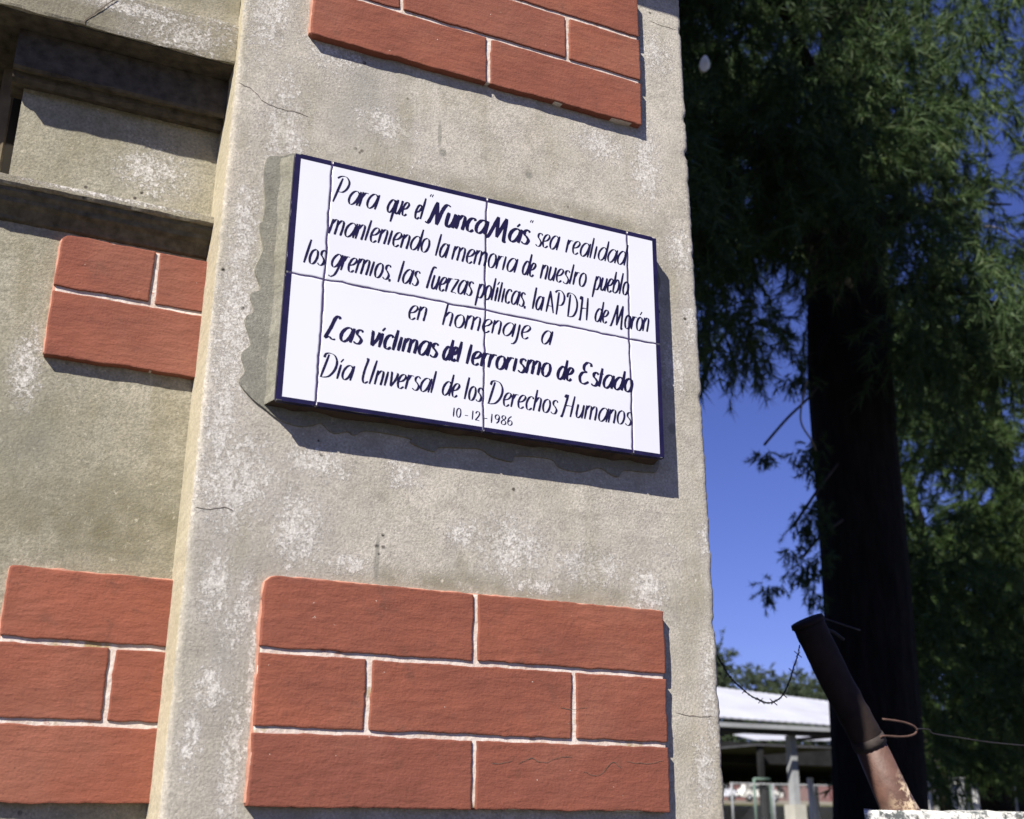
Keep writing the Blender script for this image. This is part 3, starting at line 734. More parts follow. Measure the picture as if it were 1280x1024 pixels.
CROWN_A = np.array([[5.92,4.06,5.1],[3.64,4.43,6.39],[4.83,6.2,9.84],[6.16,4.5,7.96],[6.96,4.38,5.08],[4.18,3.38,4.86],[7.03,5.84,9.04],[4.52,5.81,6.16],[5.78,3.2,7.78],[4.72,3.81,6.11],[5.4,5.3,8.74],[4.79,3.91,5.92],[3.58,4.3,4.59],[7.98,4.87,7.95],[4.79,5.22,5.66],[5.45,3.87,6.25],[7.05,5.28,9.59],[7.13,5.6,8.29],[4.99,5.59,7.55],[5.21,5.04,5.79],[8.25,5.63,5.37],[4.83,5.74,6.04],[5.02,4.64,6.21],[5.88,3.2,6.54],[6.26,6.0,6.92],[6.78,3.67,7.77],[6.3,5.77,9.92],[6.46,3.97,8.13],[4.35,3.52,5.4],[4.12,3.21,6.95],[5.3,5.98,8.17],[6.2,5.78,6.6],[5.66,5.41,6.63],[5.96,5.29,6.19],[3.04,3.65,6.96],[3.43,3.35,6.25],[5.21,5.86,6.73],[4.74,4.45,6.82],[7.49,6.02,6.41],[7.27,4.72,8.52],[3.67,3.35,5.31],[3.71,4.63,5.95],[7.49,4.67,9.77],[6.13,5.05,7.04],[4.88,5.22,6.51],[6.1,4.53,4.75],[3.55,3.25,6.8],[3.61,3.95,4.96],[4.25,5.23,8.04],[5.36,4.56,6.28],[5.6,5.97,7.46],[3.72,3.95,4.84],[3.44,3.48,5.91],[3.14,3.84,7.09],[6.38,6.14,7.18],[6.97,4.72,7.94],[4.57,5.67,5.74],[6.75,6.04,8.41],[4.86,4.28,6.72],[3.32,3.89,6.34],[3.7,4.53,5.84],[4.55,5.96,8.91],[5.05,6.05,7.96],[4.64,5.6,7.35],[4.57,5.99,9.45],[6.44,4.64,8.02],[6.83,3.75,8.43],[5.56,5.34,5.89],[4.16,4.48,6.81],[5.7,5.57,6.3],[3.79,3.4,5.56],[5.89,4.9,6.35],[8.53,5.86,9.64],[8.15,5.84,8.2],[3.54,3.95,5.56],[6.28,3.79,4.51],[6.01,4.32,7.98],[3.14,3.67,6.9],[2.87,3.38,6.59],[8.18,4.95,9.05],[5.11,4.92,6.32],[5.7,6.18,6.35],[7.19,5.62,10.08],[6.75,5.16,7.3],[4.65,4.75,7.28],[3.21,3.75,5.1],[4.6,4.96,4.86],[5.55,6.19,6.5],[5.0,4.95,6.26],[3.92,4.76,5.43],[3.74,3.42,6.22],[3.61,3.32,5.06],[3.91,3.66,6.45],[6.28,4.52,4.75],[3.91,4.77,6.86],[5.53,5.43,5.97],[5.2,5.85,5.28],[4.46,5.18,7.98],[4.41,4.85,6.74],[6.18,5.15,8.42],[3.72,4.18,6.37],[6.06,5.32,8.88],[5.92,3.47,8.13],[4.54,4.47,6.27],[5.06,5.72,6.01],[4.57,4.76,7.92],[4.23,3.31,6.89],[8.01,6.07,10.04],[6.9,5.88,7.31],[4.18,3.86,7.74],[4.9,4.04,7.54],[5.77,3.9,6.73],[6.74,4.76,6.52],[4.94,6.17,6.98],[7.8,5.81,8.12],[4.53,6.07,8.75],[6.08,4.8,5.38],[3.99,5.09,6.27],[4.81,6.03,7.31],[3.12,3.51,6.85],[4.99,3.67,4.44],[8.37,5.49,9.54],[4.78,5.8,7.18],[6.04,3.43,6.41],[4.75,4.41,7.81],[5.02,4.46,7.49],[5.44,3.93,5.82],[6.05,4.47,5.72],[6.45,5.7,9.32],[6.11,5.99,8.71],[4.54,4.35,7.44],[5.23,4.4,5.88],[8.17,5.98,11.18],[5.23,4.54,6.67],[5.1,4.25,8.05],[4.4,3.51,6.11],[7.4,4.47,8.82],[4.07,3.25,4.76],[5.29,4.49,6.61],[3.67,4.67,8.24],[4.35,3.55,6.22],[5.68,5.66,6.39],[7.12,4.67,9.72],[6.79,3.98,6.29],[3.78,3.39,5.38],[4.73,5.75,8.37],[4.59,5.96,9.07],[5.47,3.31,6.74],[4.36,4.96,8.78],[7.3,5.7,9.81],[5.85,5.19,6.53],[4.16,3.58,5.57],[5.06,5.37,7.11],[6.0,5.47,6.92],[5.51,4.88,9.17],[8.8,5.16,10.62],[5.73,4.74,8.66],[3.65,4.21,7.56],[5.2,6.03,7.31],[6.48,5.8,6.12],[5.99,3.56,7.58],[5.65,3.6,7.94],[6.38,4.9,7.91],[5.32,5.9,7.81],[6.63,5.38,7.41],[4.36,4.42,7.61],[4.96,5.73,7.79],[4.84,4.07,5.9],[5.19,4.21,5.8],[4.84,3.98,7.56],[3.01,3.45,6.72],[8.24,5.59,6.66],[4.45,4.95,7.13],[3.17,3.31,6.7],[8.13,5.31,10.45],[4.63,3.86,5.96],[6.04,4.91,6.82],[5.08,6.14,9.53],[6.52,4.88,6.47],[4.76,4.95,8.19],[3.42,4.23,7.67],[4.64,4.63,6.41],[2.87,3.22,6.29],[6.76,4.54,7.46],[2.98,3.29,4.55],[5.44,4.48,7.05],[7.18,5.54,5.87],[6.09,4.23,4.71],[2.87,3.37,5.22],[4.2,4.43,6.45],[5.09,3.27,5.78],[3.95,3.61,5.05],[6.93,5.06,5.02],[5.91,4.2,4.66],[7.83,5.95,10.53],[3.99,4.92,7.26],[4.09,4.25,6.26],[7.28,5.69,7.61],[4.44,3.25,4.71],[4.9,3.61,4.34],[5.73,4.31,7.3],[8.98,5.59,7.72],[6.52,6.14,9.96],[5.08,6.13,5.41],[5.47,4.58,8.34],[6.95,6.2,6.37],[5.79,6.15,10.28],[5.91,3.8,4.65],[6.62,5.33,7.66],[5.21,5.94,7.43],[6.37,5.45,5.26],[3.4,3.75,4.96],[2.87,3.23,4.68],[3.19,3.74,5.77],[5.56,3.93,7.12],[6.73,5.74,7.45],[3.57,4.4,4.96],[3.44,4.16,5.6],[4.84,5.4,6.09],[3.86,3.88,5.07],[5.48,4.59,8.11],[3.88,4.41,5.85],[4.79,3.51,7.1],[3.97,3.27,5.77],[6.02,4.65,6.9],[5.76,4.06,8.61],[6.03,5.57,7.48],[5.53,4.55,5.9],[7.99,5.72,9.8],[6.27,4.07,4.63],[6.98,6.12,10.32],[4.59,4.86,7.97],[6.03,4.99,6.62],[6.22,4.29,5.38],[6.85,4.16,5.22],[6.03,5.5,6.78],[5.35,3.82,5.32],[4.95,4.93,5.52],[7.9,4.68,9.64],[3.77,3.41,6.81],[8.9,5.74,6.58],[5.48,4.81,8.16],[4.71,4.87,8.09],[6.41,5.61,5.08],[3.84,4.88,7.71],[6.25,4.85,4.76],[5.47,4.51,8.84],[9.41,6.05,11.49],[7.0,3.78,8.8],[7.06,4.36,5.51],[5.53,3.7,8.08],[8.26,5.55,6.7],[6.32,5.29,8.88],[6.09,5.22,6.0],[5.77,3.24,7.63],[3.61,3.77,7.26],[5.04,5.15,8.9],[7.17,6.13,6.92],[4.25,4.11,6.96],[7.2,5.3,6.43],[7.36,4.37,8.4],[4.85,5.4,7.33],[7.92,6.01,8.8],[3.51,3.54,6.23],[4.92,5.17,6.26],[4.32,5.08,5.87],[4.83,5.77,6.86],[3.27,3.51,6.3],[3.28,3.95,7.23],[2.95,3.39,6.23],[4.04,4.47,7.81],[5.25,3.39,4.75],[5.78,4.02,5.77],[7.43,5.58,5.87],[5.88,3.71,4.62],[7.34,5.78,8.09],[5.13,4.33,7.82],[5.28,6.02,7.94],[4.87,3.83,6.85],[3.83,3.84,5.5],[4.22,5.17,5.17],[5.84,4.46,7.71],[5.13,4.37,8.14],[4.83,6.19,5.99],[4.8,6.06,7.96],[3.18,3.53,4.28],[5.99,5.57,5.89],[5.72,3.59,6.73],[7.6,4.68,6.07],[5.44,4.19,6.91],[7.98,4.85,9.29],[4.03,3.24,5.43],[3.7,3.34,5.43],[3.95,5.06,8.73],[4.53,3.33,4.78],[6.94,5.96,9.49],[4.87,4.49,7.66],[5.64,5.54,9.05],[4.79,5.41,5.04],[8.61,6.07,6.99],[4.44,5.92,8.28],[5.35,5.68,7.63],[4.1,3.65,5.05],[3.31,3.25,6.26],[4.12,5.05,6.88],[4.67,4.41,6.22],[5.82,4.22,4.96],[4.49,5.6,6.07],[6.9,5.31,8.59],[7.61,4.56,8.02],[6.55,4.33,8.59],[4.74,4.4,6.45],[3.96,4.49,5.07],[6.4,5.22,8.92],[7.22,5.99,7.13],[2.97,3.34,5.02],[5.69,5.64,6.52],[7.55,5.08,5.37],[5.0,4.02,7.94],[8.03,5.22,9.47],[5.28,4.9,6.29],[4.22,4.77,8.42],[7.53,6.13,7.71],[4.98,5.71,9.26],[5.93,4.91,6.23],[5.73,5.51,5.62],[3.51,4.46,4.4],[5.46,3.99,4.39],[5.04,3.75,6.19],[3.94,4.49,5.03],[5.63,5.03,7.54],[5.29,4.11,5.04],[4.72,3.49,5.64],[5.5,4.77,6.58],[5.98,5.67,7.27],[5.05,5.16,5.68],[3.85,4.53,6.63],[5.24,5.32,7.37],[4.43,3.48,5.86],[4.8,3.67,7.67],[7.19,5.45,6.29],[4.45,3.83,6.97],[4.24,4.49,4.55],[4.51,3.55,5.59],[6.76,5.11,9.95],[4.89,3.55,5.77],[5.71,5.99,8.66],[5.5,4.62,6.52],[4.76,4.6,5.65],[6.07,5.14,6.04],[3.44,3.71,4.11],[6.93,6.15,5.69],[5.27,5.15,6.56],[4.71,5.01,6.97],[5.37,6.19,6.17],[4.94,4.01,7.86],[4.04,5.18,6.31],[6.09,6.06,5.59],[3.84,3.8,6.25],[4.92,5.5,6.1],[9.49,6.04,8.43],[3.39,4.1,5.57],[5.96,3.69,4.4],[4.6,4.42,6.71],[6.84,6.19,6.17],[5.79,4.09,5.25],[8.86,5.43,8.62],[5.49,5.36,8.51],[6.33,4.82,6.56],[6.17,5.62,5.34],[3.38,3.96,6.71],[6.98,5.48,9.64],[6.77,5.67,7.04],[6.04,5.57,6.5],[4.46,3.47,5.5],[6.09,5.27,4.91],[5.42,5.54,6.58],[6.14,4.41,5.55],[6.44,4.53,6.83],[9.39,6.15,7.2],[6.59,5.15,6.86],[5.27,4.5,8.59],[4.88,5.38,4.91],[3.13,3.32,6.2],[5.52,3.71,5.11],[3.67,3.6,5.13],[4.72,6.2,8.43],[4.96,6.0,6.4],[6.26,5.82,6.3],[5.09,4.8,6.31],[4.23,5.73,5.23],[4.63,3.68,6.54],[3.06,3.71,6.51],[4.15,5.44,8.15],[7.37,6.07,8.44],[4.67,5.72,6.59],[6.76,3.92,8.42],[4.03,3.46,6.89],[8.73,5.25,8.72],[5.07,4.0,4.39],[8.36,5.47,10.41],[7.84,6.13,7.25],[3.85,4.11,5.81],[6.07,5.59,6.02],[4.65,3.76,7.49],[6.87,5.57,6.7],[4.45,4.07,5.57],[8.33,5.86,10.47],[6.27,4.67,6.75],[4.91,5.85,9.56],[3.74,3.85,5.28],[8.07,5.08,7.24],[4.06,3.59,6.67],[5.29,4.54,6.84],[4.09,5.12,4.92],[5.91,5.79,7.85],[4.96,3.63,6.5],[7.41,4.44,6.73],[5.07,4.7,7.74],[7.76,4.89,9.94],[4.41,4.85,8.52],[5.32,4.94,5.62],[5.3,5.07,6.25],[5.69,5.84,8.75],[6.94,5.84,8.94],[4.4,3.85,7.13],[4.03,4.02,4.93],[8.78,5.33,10.21],[6.75,4.16,5.24],[3.0,3.54,6.33],[4.16,4.3,3.64],[4.45,4.3,3.69],[4.56,4.3,3.76],[4.5,4.3,3.59],[4.46,4.3,3.33],[4.39,4.3,3.22],[4.5,4.3,3.21],[4.35,4.3,3.07],[4.44,4.3,2.98],[4.37,4.3,2.95],[4.14,4.3,2.84],[4.47,4.3,2.82],[4.54,4.3,3.04],[4.56,4.3,3.34],[4.42,4.3,4.16],[4.52,4.3,4.23]])
CROWN_B = np.array([[16.55,13.01,10.27],[11.82,11.64,4.91],[11.07,7.68,5.67],[14.71,11.29,7.42],[11.32,10.98,2.78],[13.17,9.98,8.31],[10.75,10.45,4.98],[15.54,13.94,6.9],[13.58,10.96,4.86],[13.25,11.75,5.64],[12.93,10.26,5.63],[14.37,10.92,4.99],[16.1,13.65,5.49],[9.15,8.26,2.59],[13.32,12.71,5.11],[12.96,9.86,5.76],[18.55,13.38,11.03],[14.47,12.65,8.6],[15.84,11.82,7.52],[12.31,11.12,8.41],[13.47,12.46,7.82],[13.17,11.61,6.92],[15.47,13.14,4.19],[15.04,12.54,3.16],[11.73,10.86,8.77],[15.5,13.89,10.85],[10.86,9.84,6.71],[12.32,12.13,3.15],[17.31,13.91,6.34],[14.1,11.37,9.09],[9.95,7.79,2.69],[11.12,8.36,3.88],[13.91,11.74,7.42],[7.72,6.94,2.55],[11.28,9.84,5.11],[15.63,12.87,7.96],[14.35,13.02,5.82],[12.74,11.79,3.39],[7.97,6.79,3.71],[12.87,9.86,3.62],[9.64,7.42,6.7],[14.93,12.7,10.23],[13.38,11.68,2.6],[9.83,8.14,4.27],[11.98,11.04,8.03],[12.46,10.67,7.67],[15.85,12.84,5.34],[12.88,12.18,9.47],[12.94,12.39,4.48],[9.53,7.97,5.45],[13.75,11.96,2.43],[12.89,10.87,5.34],[16.51,13.65,5.08],[13.76,11.2,3.04],[16.0,13.67,8.53],[9.25,7.48,2.73],[15.35,12.71,4.33],[13.79,11.63,5.59],[13.61,12.19,4.64],[10.95,10.2,3.93],[12.12,10.32,7.21],[12.8,12.36,6.9],[11.85,11.17,8.52],[12.0,11.66,3.96],[16.5,12.27,9.9],[11.84,11.5,5.15],[17.19,13.21,7.55],[12.14,10.65,4.01],[14.29,11.89,8.68],[13.69,10.14,4.6],[15.25,12.57,7.84],[11.54,9.99,4.68],[11.03,10.35,7.71],[12.31,10.36,5.63],[12.54,11.54,4.15],[7.7,6.64,6.29],[10.83,10.14,3.57],[14.62,12.13,2.62],[14.88,12.72,4.15],[15.53,12.25,9.72],[12.48,11.74,3.84],[16.73,13.54,7.26],[15.33,12.1,6.57],[17.92,13.38,10.7],[18.48,13.39,9.48],[13.79,12.53,7.76],[17.25,13.68,7.59],[14.15,11.81,9.28],[14.56,13.73,3.83],[14.58,11.63,2.88],[14.87,13.34,2.75],[13.2,11.29,5.51],[14.49,11.66,4.16],[17.28,12.85,7.92],[15.82,13.33,8.98],[16.42,13.17,6.59],[12.79,10.35,7.19],[13.43,13.08,6.09],[14.06,12.04,4.2],[15.2,12.61,5.44],[8.45,7.43,3.06],[7.64,7.15,3.12],[13.19,10.58,4.17],[13.84,12.19,7.56],[14.4,11.99,2.69],[14.47,12.1,8.85],[11.18,10.38,2.23],[12.33,11.76,7.89],[14.15,11.71,5.21],[8.18,7.73,4.51],[12.03,10.86,6.59],[12.59,12.72,2.87],[13.84,13.03,8.73],[10.61,10.64,2.74],[18.47,13.85,9.37],[12.68,11.72,7.72],[12.83,10.8,7.18],[8.29,6.72,3.61],[7.93,6.74,3.77],[12.4,9.96,5.5],[12.73,10.97,6.99],[9.58,7.14,3.03],[12.43,10.44,4.58],[13.3,11.57,5.66],[13.18,12.62,8.82],[15.44,12.27,4.09],[12.95,12.72,4.31],[9.84,7.21,2.71],[16.23,13.97,6.38],[12.71,12.22,6.59],[8.04,7.05,4.12],[14.0,13.77,6.12],[13.89,10.8,5.52],[8.22,7.63,3.55],[17.97,13.1,10.01],[13.78,10.71,3.07],[13.36,12.05,5.24],[14.72,12.82,10.13],[14.34,12.03,8.33],[16.87,13.21,3.16],[15.82,13.95,9.99],[11.9,10.92,2.7],[12.01,10.27,7.43],[13.65,10.0,7.02],[17.16,12.99,8.82],[8.47,6.64,5.12],[13.69,10.76,4.11],[15.72,13.75,5.48],[17.01,13.78,10.16],[16.22,12.47,5.4],[14.44,12.87,5.72],[14.98,13.58,2.8],[12.38,11.69,8.81],[15.5,11.89,9.74],[12.83,11.87,5.28],[17.05,12.46,9.24],[16.73,13.82,3.05],[17.91,13.99,6.91],[12.68,12.93,2.98],[15.86,13.19,9.36],[14.24,10.98,3.15],[12.85,10.52,2.26],[10.11,8.14,3.05],[16.76,13.94,10.02],[15.61,13.63,9.55],[12.86,12.13,9.43],[15.07,12.87,9.79],[12.22,12.28,3.09],[15.3,12.93,4.35],[13.54,11.22,6.96],[14.97,13.95,5.71],[12.15,9.97,5.68],[12.71,11.64,3.57],[14.05,11.52,6.11],[15.95,13.4,5.41],[11.46,10.28,3.64],[10.27,8.27,6.72],[11.73,11.44,3.36],[15.41,13.83,10.07],[12.78,9.91,8.41],[15.07,11.51,8.96],[18.13,13.09,9.75],[14.09,10.03,8.88],[9.74,7.97,6.61],[13.38,10.15,4.48],[14.51,12.26,9.97],[13.88,11.3,5.29],[12.5,11.13,4.67],[15.9,12.07,6.22],[13.02,10.24,4.01],[12.13,10.41,7.41],[10.33,10.33,2.86],[14.92,12.62,3.45],[14.47,13.05,8.63],[13.78,12.5,5.89],[16.93,13.1,5.35],[13.62,11.3,5.16],[13.32,13.15,4.09],[13.68,10.8,8.39],[16.09,11.56,9.04],[13.45,10.67,8.78],[16.0,11.7,7.2],[13.25,12.28,4.09],[12.56,10.17,4.17],[16.45,12.18,7.31],[14.64,13.12,7.51],[11.34,11.3,2.24],[14.67,11.17,6.7],[15.65,13.99,8.55],[12.33,11.68,7.53],[15.51,12.27,9.29],[13.06,12.7,3.53],[17.24,13.42,5.66],[11.6,10.69,8.17],[9.15,7.61,3.66],[10.85,10.56,2.49],[12.85,11.04,5.72],[15.41,13.68,2.69],[14.49,10.99,5.56],[14.98,12.11,3.61],[14.68,12.87,2.46],[10.32,7.42,5.02],[13.86,11.97,4.71],[12.77,10.67,5.35],[16.7,12.08,9.38],[7.78,7.49,2.13],[15.05,10.91,7.19],[8.93,7.06,3.18],[15.89,11.84,6.46],[13.52,13.18,5.83],[17.97,13.27,10.94],[17.64,13.98,6.48],[18.05,13.19,8.77],[12.76,11.9,4.97],[17.93,13.36,10.08],[11.56,9.95,3.05],[13.52,12.83,9.64],[12.04,9.85,5.75],[13.26,11.49,4.12],[15.89,13.31,9.54],[11.37,10.22,2.6],[15.94,12.56,6.47],[8.84,8.04,3.7],[16.34,11.95,10.19],[8.75,6.63,3.67],[15.84,13.41,3.33],[9.46,6.94,2.08],[14.05,12.08,4.92],[7.84,6.7,5.47],[15.86,13.26,4.32],[8.97,8.16,2.18],[15.35,11.74,7.0],[13.37,11.14,5.64],[7.51,6.66,3.28],[13.83,11.7,4.62],[16.07,12.22,7.21],[12.99,10.42,7.11],[17.23,13.25,4.46],[16.09,12.61,7.38],[14.45,11.68,3.63],[10.67,9.96,4.64],[15.01,13.94,8.92],[15.77,13.31,3.81],[11.79,11.37,7.17],[11.05,10.34,3.27],[13.66,12.94,9.4],[13.04,10.54,4.14],[8.7,8.29,3.09],[11.63,9.99,3.44],[9.05,8.28,6.63],[16.57,13.02,5.39],[16.19,12.51,4.1],[14.86,11.64,6.49],[12.93,11.16,3.78],[14.0,13.76,2.42],[13.61,11.54,5.67],[15.16,13.83,9.44],[11.18,10.25,4.43],[7.72,7.21,3.67],[11.91,11.26,4.73],[10.94,10.1,7.95],[13.58,11.66,7.07],[18.26,13.81,6.51],[16.2,13.04,5.97],[13.13,10.08,5.11],[13.84,12.04,3.57],[11.01,10.6,4.22],[12.0,11.21,4.75],[14.72,12.61,7.11],[10.3,8.24,3.15],[15.89,13.95,3.6],[17.22,13.89,5.38],[11.52,11.23,4.42],[11.56,11.13,5.45],[8.69,7.46,5.27],[13.15,11.53,3.27],[14.87,13.92,4.5],[15.39,13.44,3.79],[13.62,10.48,3.24],[13.49,13.09,7.97],[12.27,10.64,7.26],[15.64,11.99,4.74],[11.49,10.32,5.33],[12.88,11.04,4.25],[13.74,11.18,8.91],[13.78,12.08,7.34],[16.04,13.43,7.88],[13.93,10.41,4.41],[16.74,13.89,6.85],[12.9,11.95,4.61],[12.16,10.1,2.37],[15.53,11.26,8.11],[13.8,10.81,5.41],[12.71,11.91,5.43],[14.92,12.28,6.92],[8.82,7.9,2.24],[14.05,10.65,4.93],[13.39,12.03,9.28],[16.31,13.89,10.0],[14.71,13.04,5.04],[13.31,11.75,5.85],[13.95,13.44,4.6],[11.24,10.74,4.03],[11.39,10.41,7.55],[10.42,10.16,4.3],[12.26,10.16,4.48],[13.55,10.95,9.01],[10.66,10.24,5.79],[12.2,11.47,5.29],[15.33,13.15,5.68]])

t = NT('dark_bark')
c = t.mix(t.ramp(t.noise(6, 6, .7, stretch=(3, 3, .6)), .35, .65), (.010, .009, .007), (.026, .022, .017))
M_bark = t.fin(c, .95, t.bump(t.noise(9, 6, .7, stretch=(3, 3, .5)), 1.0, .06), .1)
def leafmat(name, a, b, c2):
    t = NT(name)
    c = t.mix(t.ramp(t.noise(2.2, 3), .35, .65), a, b)
    c = t.mix(t.ramp(t.noise(23, 3, off=4), .5, .75), c, c2)
    m = t.fin(c, .6, None, .3)
    tr_ = t.n('ShaderNodeBsdfTranslucent'); t.l(c, tr_.inputs['Color'])
    mx = t.n('ShaderNodeMixShader'); mx.inputs[0].default_value = .35
    t.l(t.b.outputs[0], mx.inputs[1]); t.l(tr_.outputs[0], mx.inputs[2])
    t.l(mx.outputs[0], t.t.nodes['Material Output'].inputs['Surface'])
    return m
M_leafA = leafmat('pine_needles', (.034, .066, .022), (.050, .090, .028), (.11, .14, .042))
M_leafB = leafmat('cypress_spray', (.034, .066, .018), (.052, .092, .024), (.11, .145, .036))
M_leafC = leafmat('far_leaves', (.035, .055, .025), (.05, .07, .035), (.08, .09, .05))
M_twig = simple('grey_twig', (.22, .19, .14), .9, .3, 20)
M_twigd = simple('dark_twig', (.05, .04, .03), .9, .3, 20)

def foliage(name, centers, rad, per_twig, twigs, nl, nw, droop, mat, parent, seed):
    """hanging sprays: each centre carries twigs, each twig carries slim needles"""
    r = np.random.default_rng(seed)
    N = len(centers)
    c = np.repeat(centers, twigs, axis=0)
    off = r.normal(size=(len(c), 3)); off /= np.linalg.norm(off, axis=1)[:, None]
    off *= (rad * r.random((len(c), 1)) ** .5)
    off[:, 2] *= .8
    base = c + off
    d = off / np.linalg.norm(off, axis=1)[:, None] * .6 + r.normal(size=off.shape) * .35
    d[:, 2] -= droop
    d /= np.linalg.norm(d, axis=1)[:, None]
    tl = rad * r.uniform(.5, 1.1, (len(c), 1))
    b = np.repeat(base, per_twig, axis=0); dd = np.repeat(d, per_twig, axis=0); tt = np.repeat(tl, per_twig, axis=0)
    s = r.random((len(b), 1))
    p = b + dd * tt * s
    p[:, 2] -= droop * .35 * tt[:, 0] * s[:, 0] ** 2
    nd = dd * .7 + r.normal(size=p.shape) * .55
    nd[:, 2] -= droop * .5
    nd /= np.linalg.norm(nd, axis=1)[:, None]
    side = np.cross(nd, r.normal(size=p.shape)); side /= np.linalg.norm(side, axis=1)[:, None] + 1e-9
    L = nl * r.uniform(.6, 1.3, (len(p), 1)); W_ = nw * r.uniform(.6, 1.3, (len(p), 1))
    v = np.empty((len(p), 3, 3))
    v[:, 0] = p - side * W_ / 2; v[:, 1] = p + side * W_ / 2; v[:, 2] = p + nd * L
    v = v.reshape(-1, 3).astype(np.float32)
    me = bpy.data.meshes.new(name)
    nf = len(p)
    me.vertices.add(nf * 3); me.vertices.foreach_set('co', v.ravel())
    me.loops.add(nf * 3); me.loops.foreach_set('vertex_index', np.arange(nf * 3, dtype=np.int32))
    me.polygons.add(nf); me.polygons.foreach_set('loop_start', np.arange(0, nf * 3, 3, dtype=np.int32))
    me.polygons.foreach_set('loop_total', np.full(nf, 3, dtype=np.int32))
    me.update()
    return link(name, me, mat, parent)

# ---- big pine right behind the pillar
pine = empty('pine_tree')
tag(pine, 'large dark pine with thick near black trunk directly right of the pillar', 'tree')
tr = [(4.80, 4.5, -.1), (4.93, 4.5, .82), (5.00, 4.5, 1.91), (5.04, 4.5, 3.13), (5.06, 4.5, 4.33), (5.16, 4.5, 5.44), (5.34, 4.5, 6.84), (5.66, 4.5, 9.3), (5.8, 4.5, 10.4)]
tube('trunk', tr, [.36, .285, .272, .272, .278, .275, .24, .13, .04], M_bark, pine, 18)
V, F = [], []
for (a, b, r0_, r1_) in [((5.1, 4.5, 5.2), (4.3, 4.1, 5.0), .07, .015), ((5.1, 4.5, 4.7), (4.55, 4.3, 4.2), .05, .012), ((5.15, 4.5, 5.4), (6.5, 4.2, 5.9), .06, .006), ((5.2, 4.5, 6.0), (3.9, 3.6, 6.6), .08, .02), ((5.1, 4.5, 4.9), (6.0, 4.0, 4.9), .05, .012)]:
    P = catmull([a, ((a[0] + b[0]) / 2, (a[1] + b[1]) / 2, (a[2] + b[2]) / 2 + .15), b], 5)
    tube('branch', P, [r0_ + (r1_ - r0_) * i / (len(P) - 1) for i in range(len(P))], M_bark, pine, 7)
tube('twig', catmull([(4.75, 4.45, 4.25), (4.6, 4.4, 4.11), (4.38, 4.33, 3.93), (4.17, 4.3, 3.72)], 5), .009, M_twigd, pine, 5)
tube('twig', catmull([(4.85, 4.4, 3.75), (4.62, 4.35, 3.53), (4.46, 4.32, 3.36), (4.35, 4.3, 3.24)], 5), .010, M_twigd, pine, 5)
tube('twig', catmull([(4.46, 4.2, 4.15), (4.43, 4.2, 4.09), (4.38, 4.2, 3.88), (4.45, 4.2, 3.76), (4.52, 4.25, 3.72)], 6), .006, M_twig, pine, 5)
tube('twig', catmull([(4.9, 4.4, 3.4), (4.58, 4.35, 3.2), (4.40, 4.3, 3.05)], 5), .010, M_twigd, pine, 5)
hi = CROWN_A[:-16]; lo = CROWN_A[-16:]
foliage('crown', hi, .30, 52, 14, .11, .0095, .6, M_leafA, pine, 21)
o = foliage('crown', lo, .075, 34, 22, .036, .0055, .6, M_leafA, pine, 22)
o['label'] = 'loose hanging tufts left of the trunk'

# ---- second tree to the right
cyp = empty('cypress_tree')
tag(cyp, 'sunlit green cypress filling the right edge behind the black pine trunk', 'tree')
tube('trunk', [(16.6, 13.0, -.1), (16.2, 13.0, 2.7), (16.0, 13.0, 6.0), (15.8, 13.0, 11)], [.34, .27, .2, .08], M_bark, cyp, 10)
tube('trunk', [(14.1, 12.3, -.1), (14.0, 12.3, 2.0), (13.5, 12.3, 3.8), (13.0, 12.3, 7.0)], [.26, .2, .15, .06], M_bark, cyp, 10)
for a, b in [((16.0, 13, 6.0), (12.8, 11.0, 5.6)), ((13.4, 12.3, 4.4), (11.9, 11.0, 4.7)), ((15.9, 13, 8.0), (13.4, 11.2, 8.4)), ((13.7, 12.3, 3.3), (12.4, 10.8, 3.2))]:
    tube('branch', catmull([a, ((a[0] + b[0]) / 2, (a[1] + b[1]) / 2, (a[2] + b[2]) / 2 + .2), b], 5), [.05 - .0035 * i for i in range(11)], M_twig, cyp, 6)
exb = np.column_stack([rng.uniform(17.5, 21, 60), rng.uniform(11.0, 15.0, 60), rng.uniform(3.5, 12.0, 60)])
foliage('crown', np.vstack([CROWN_B, exb]), .40, 46, 20, .13, .018, .40, M_leafB, cyp, 31)
for a, b, c_ in [((5.86, 4.0, 5.08), (6.02, 4.0, 5.0), (6.3, 4.0, 4.9)), ((6.0, 4.2, 5.6), (6.3, 4.2, 5.66), (6.5, 4.2, 5.62))]:
    tube('twig', catmull([a, b, c_], 5), .007, M_twig, pine, 5)

# small pale leaf hanging in the crown near the pillar
cx, cy, cz = 2.97, 3.0, 5.25
V = [(cx + .030 * math.cos(k * math.pi / 6) + .01 * math.sin(k * math.pi / 6), cy + .006 * math.sin(k), cz + .052 * math.sin(k * math.pi / 6)) for k in range(12)]
V2 = [(x, y + .012, z) for x, y, z in V]
tag(mesh('pale_leaf', V + V2 + [(cx, cy - .02, cz), (cx, cy + .03, cz)], [(k, (k + 1) % 12, 24) for k in range(12)] + [(12 + (k + 1) % 12, 12 + k, 25) for k in range(12)] + [(k, 12 + k, 12 + (k + 1) % 12, (k + 1) % 12) for k in range(12)], simple('pale_leaf', (.75, .72, .60), .6, .1, 20)), 'small pale oval leaf hanging in the dark crown beside the pillar top', 'leaf')

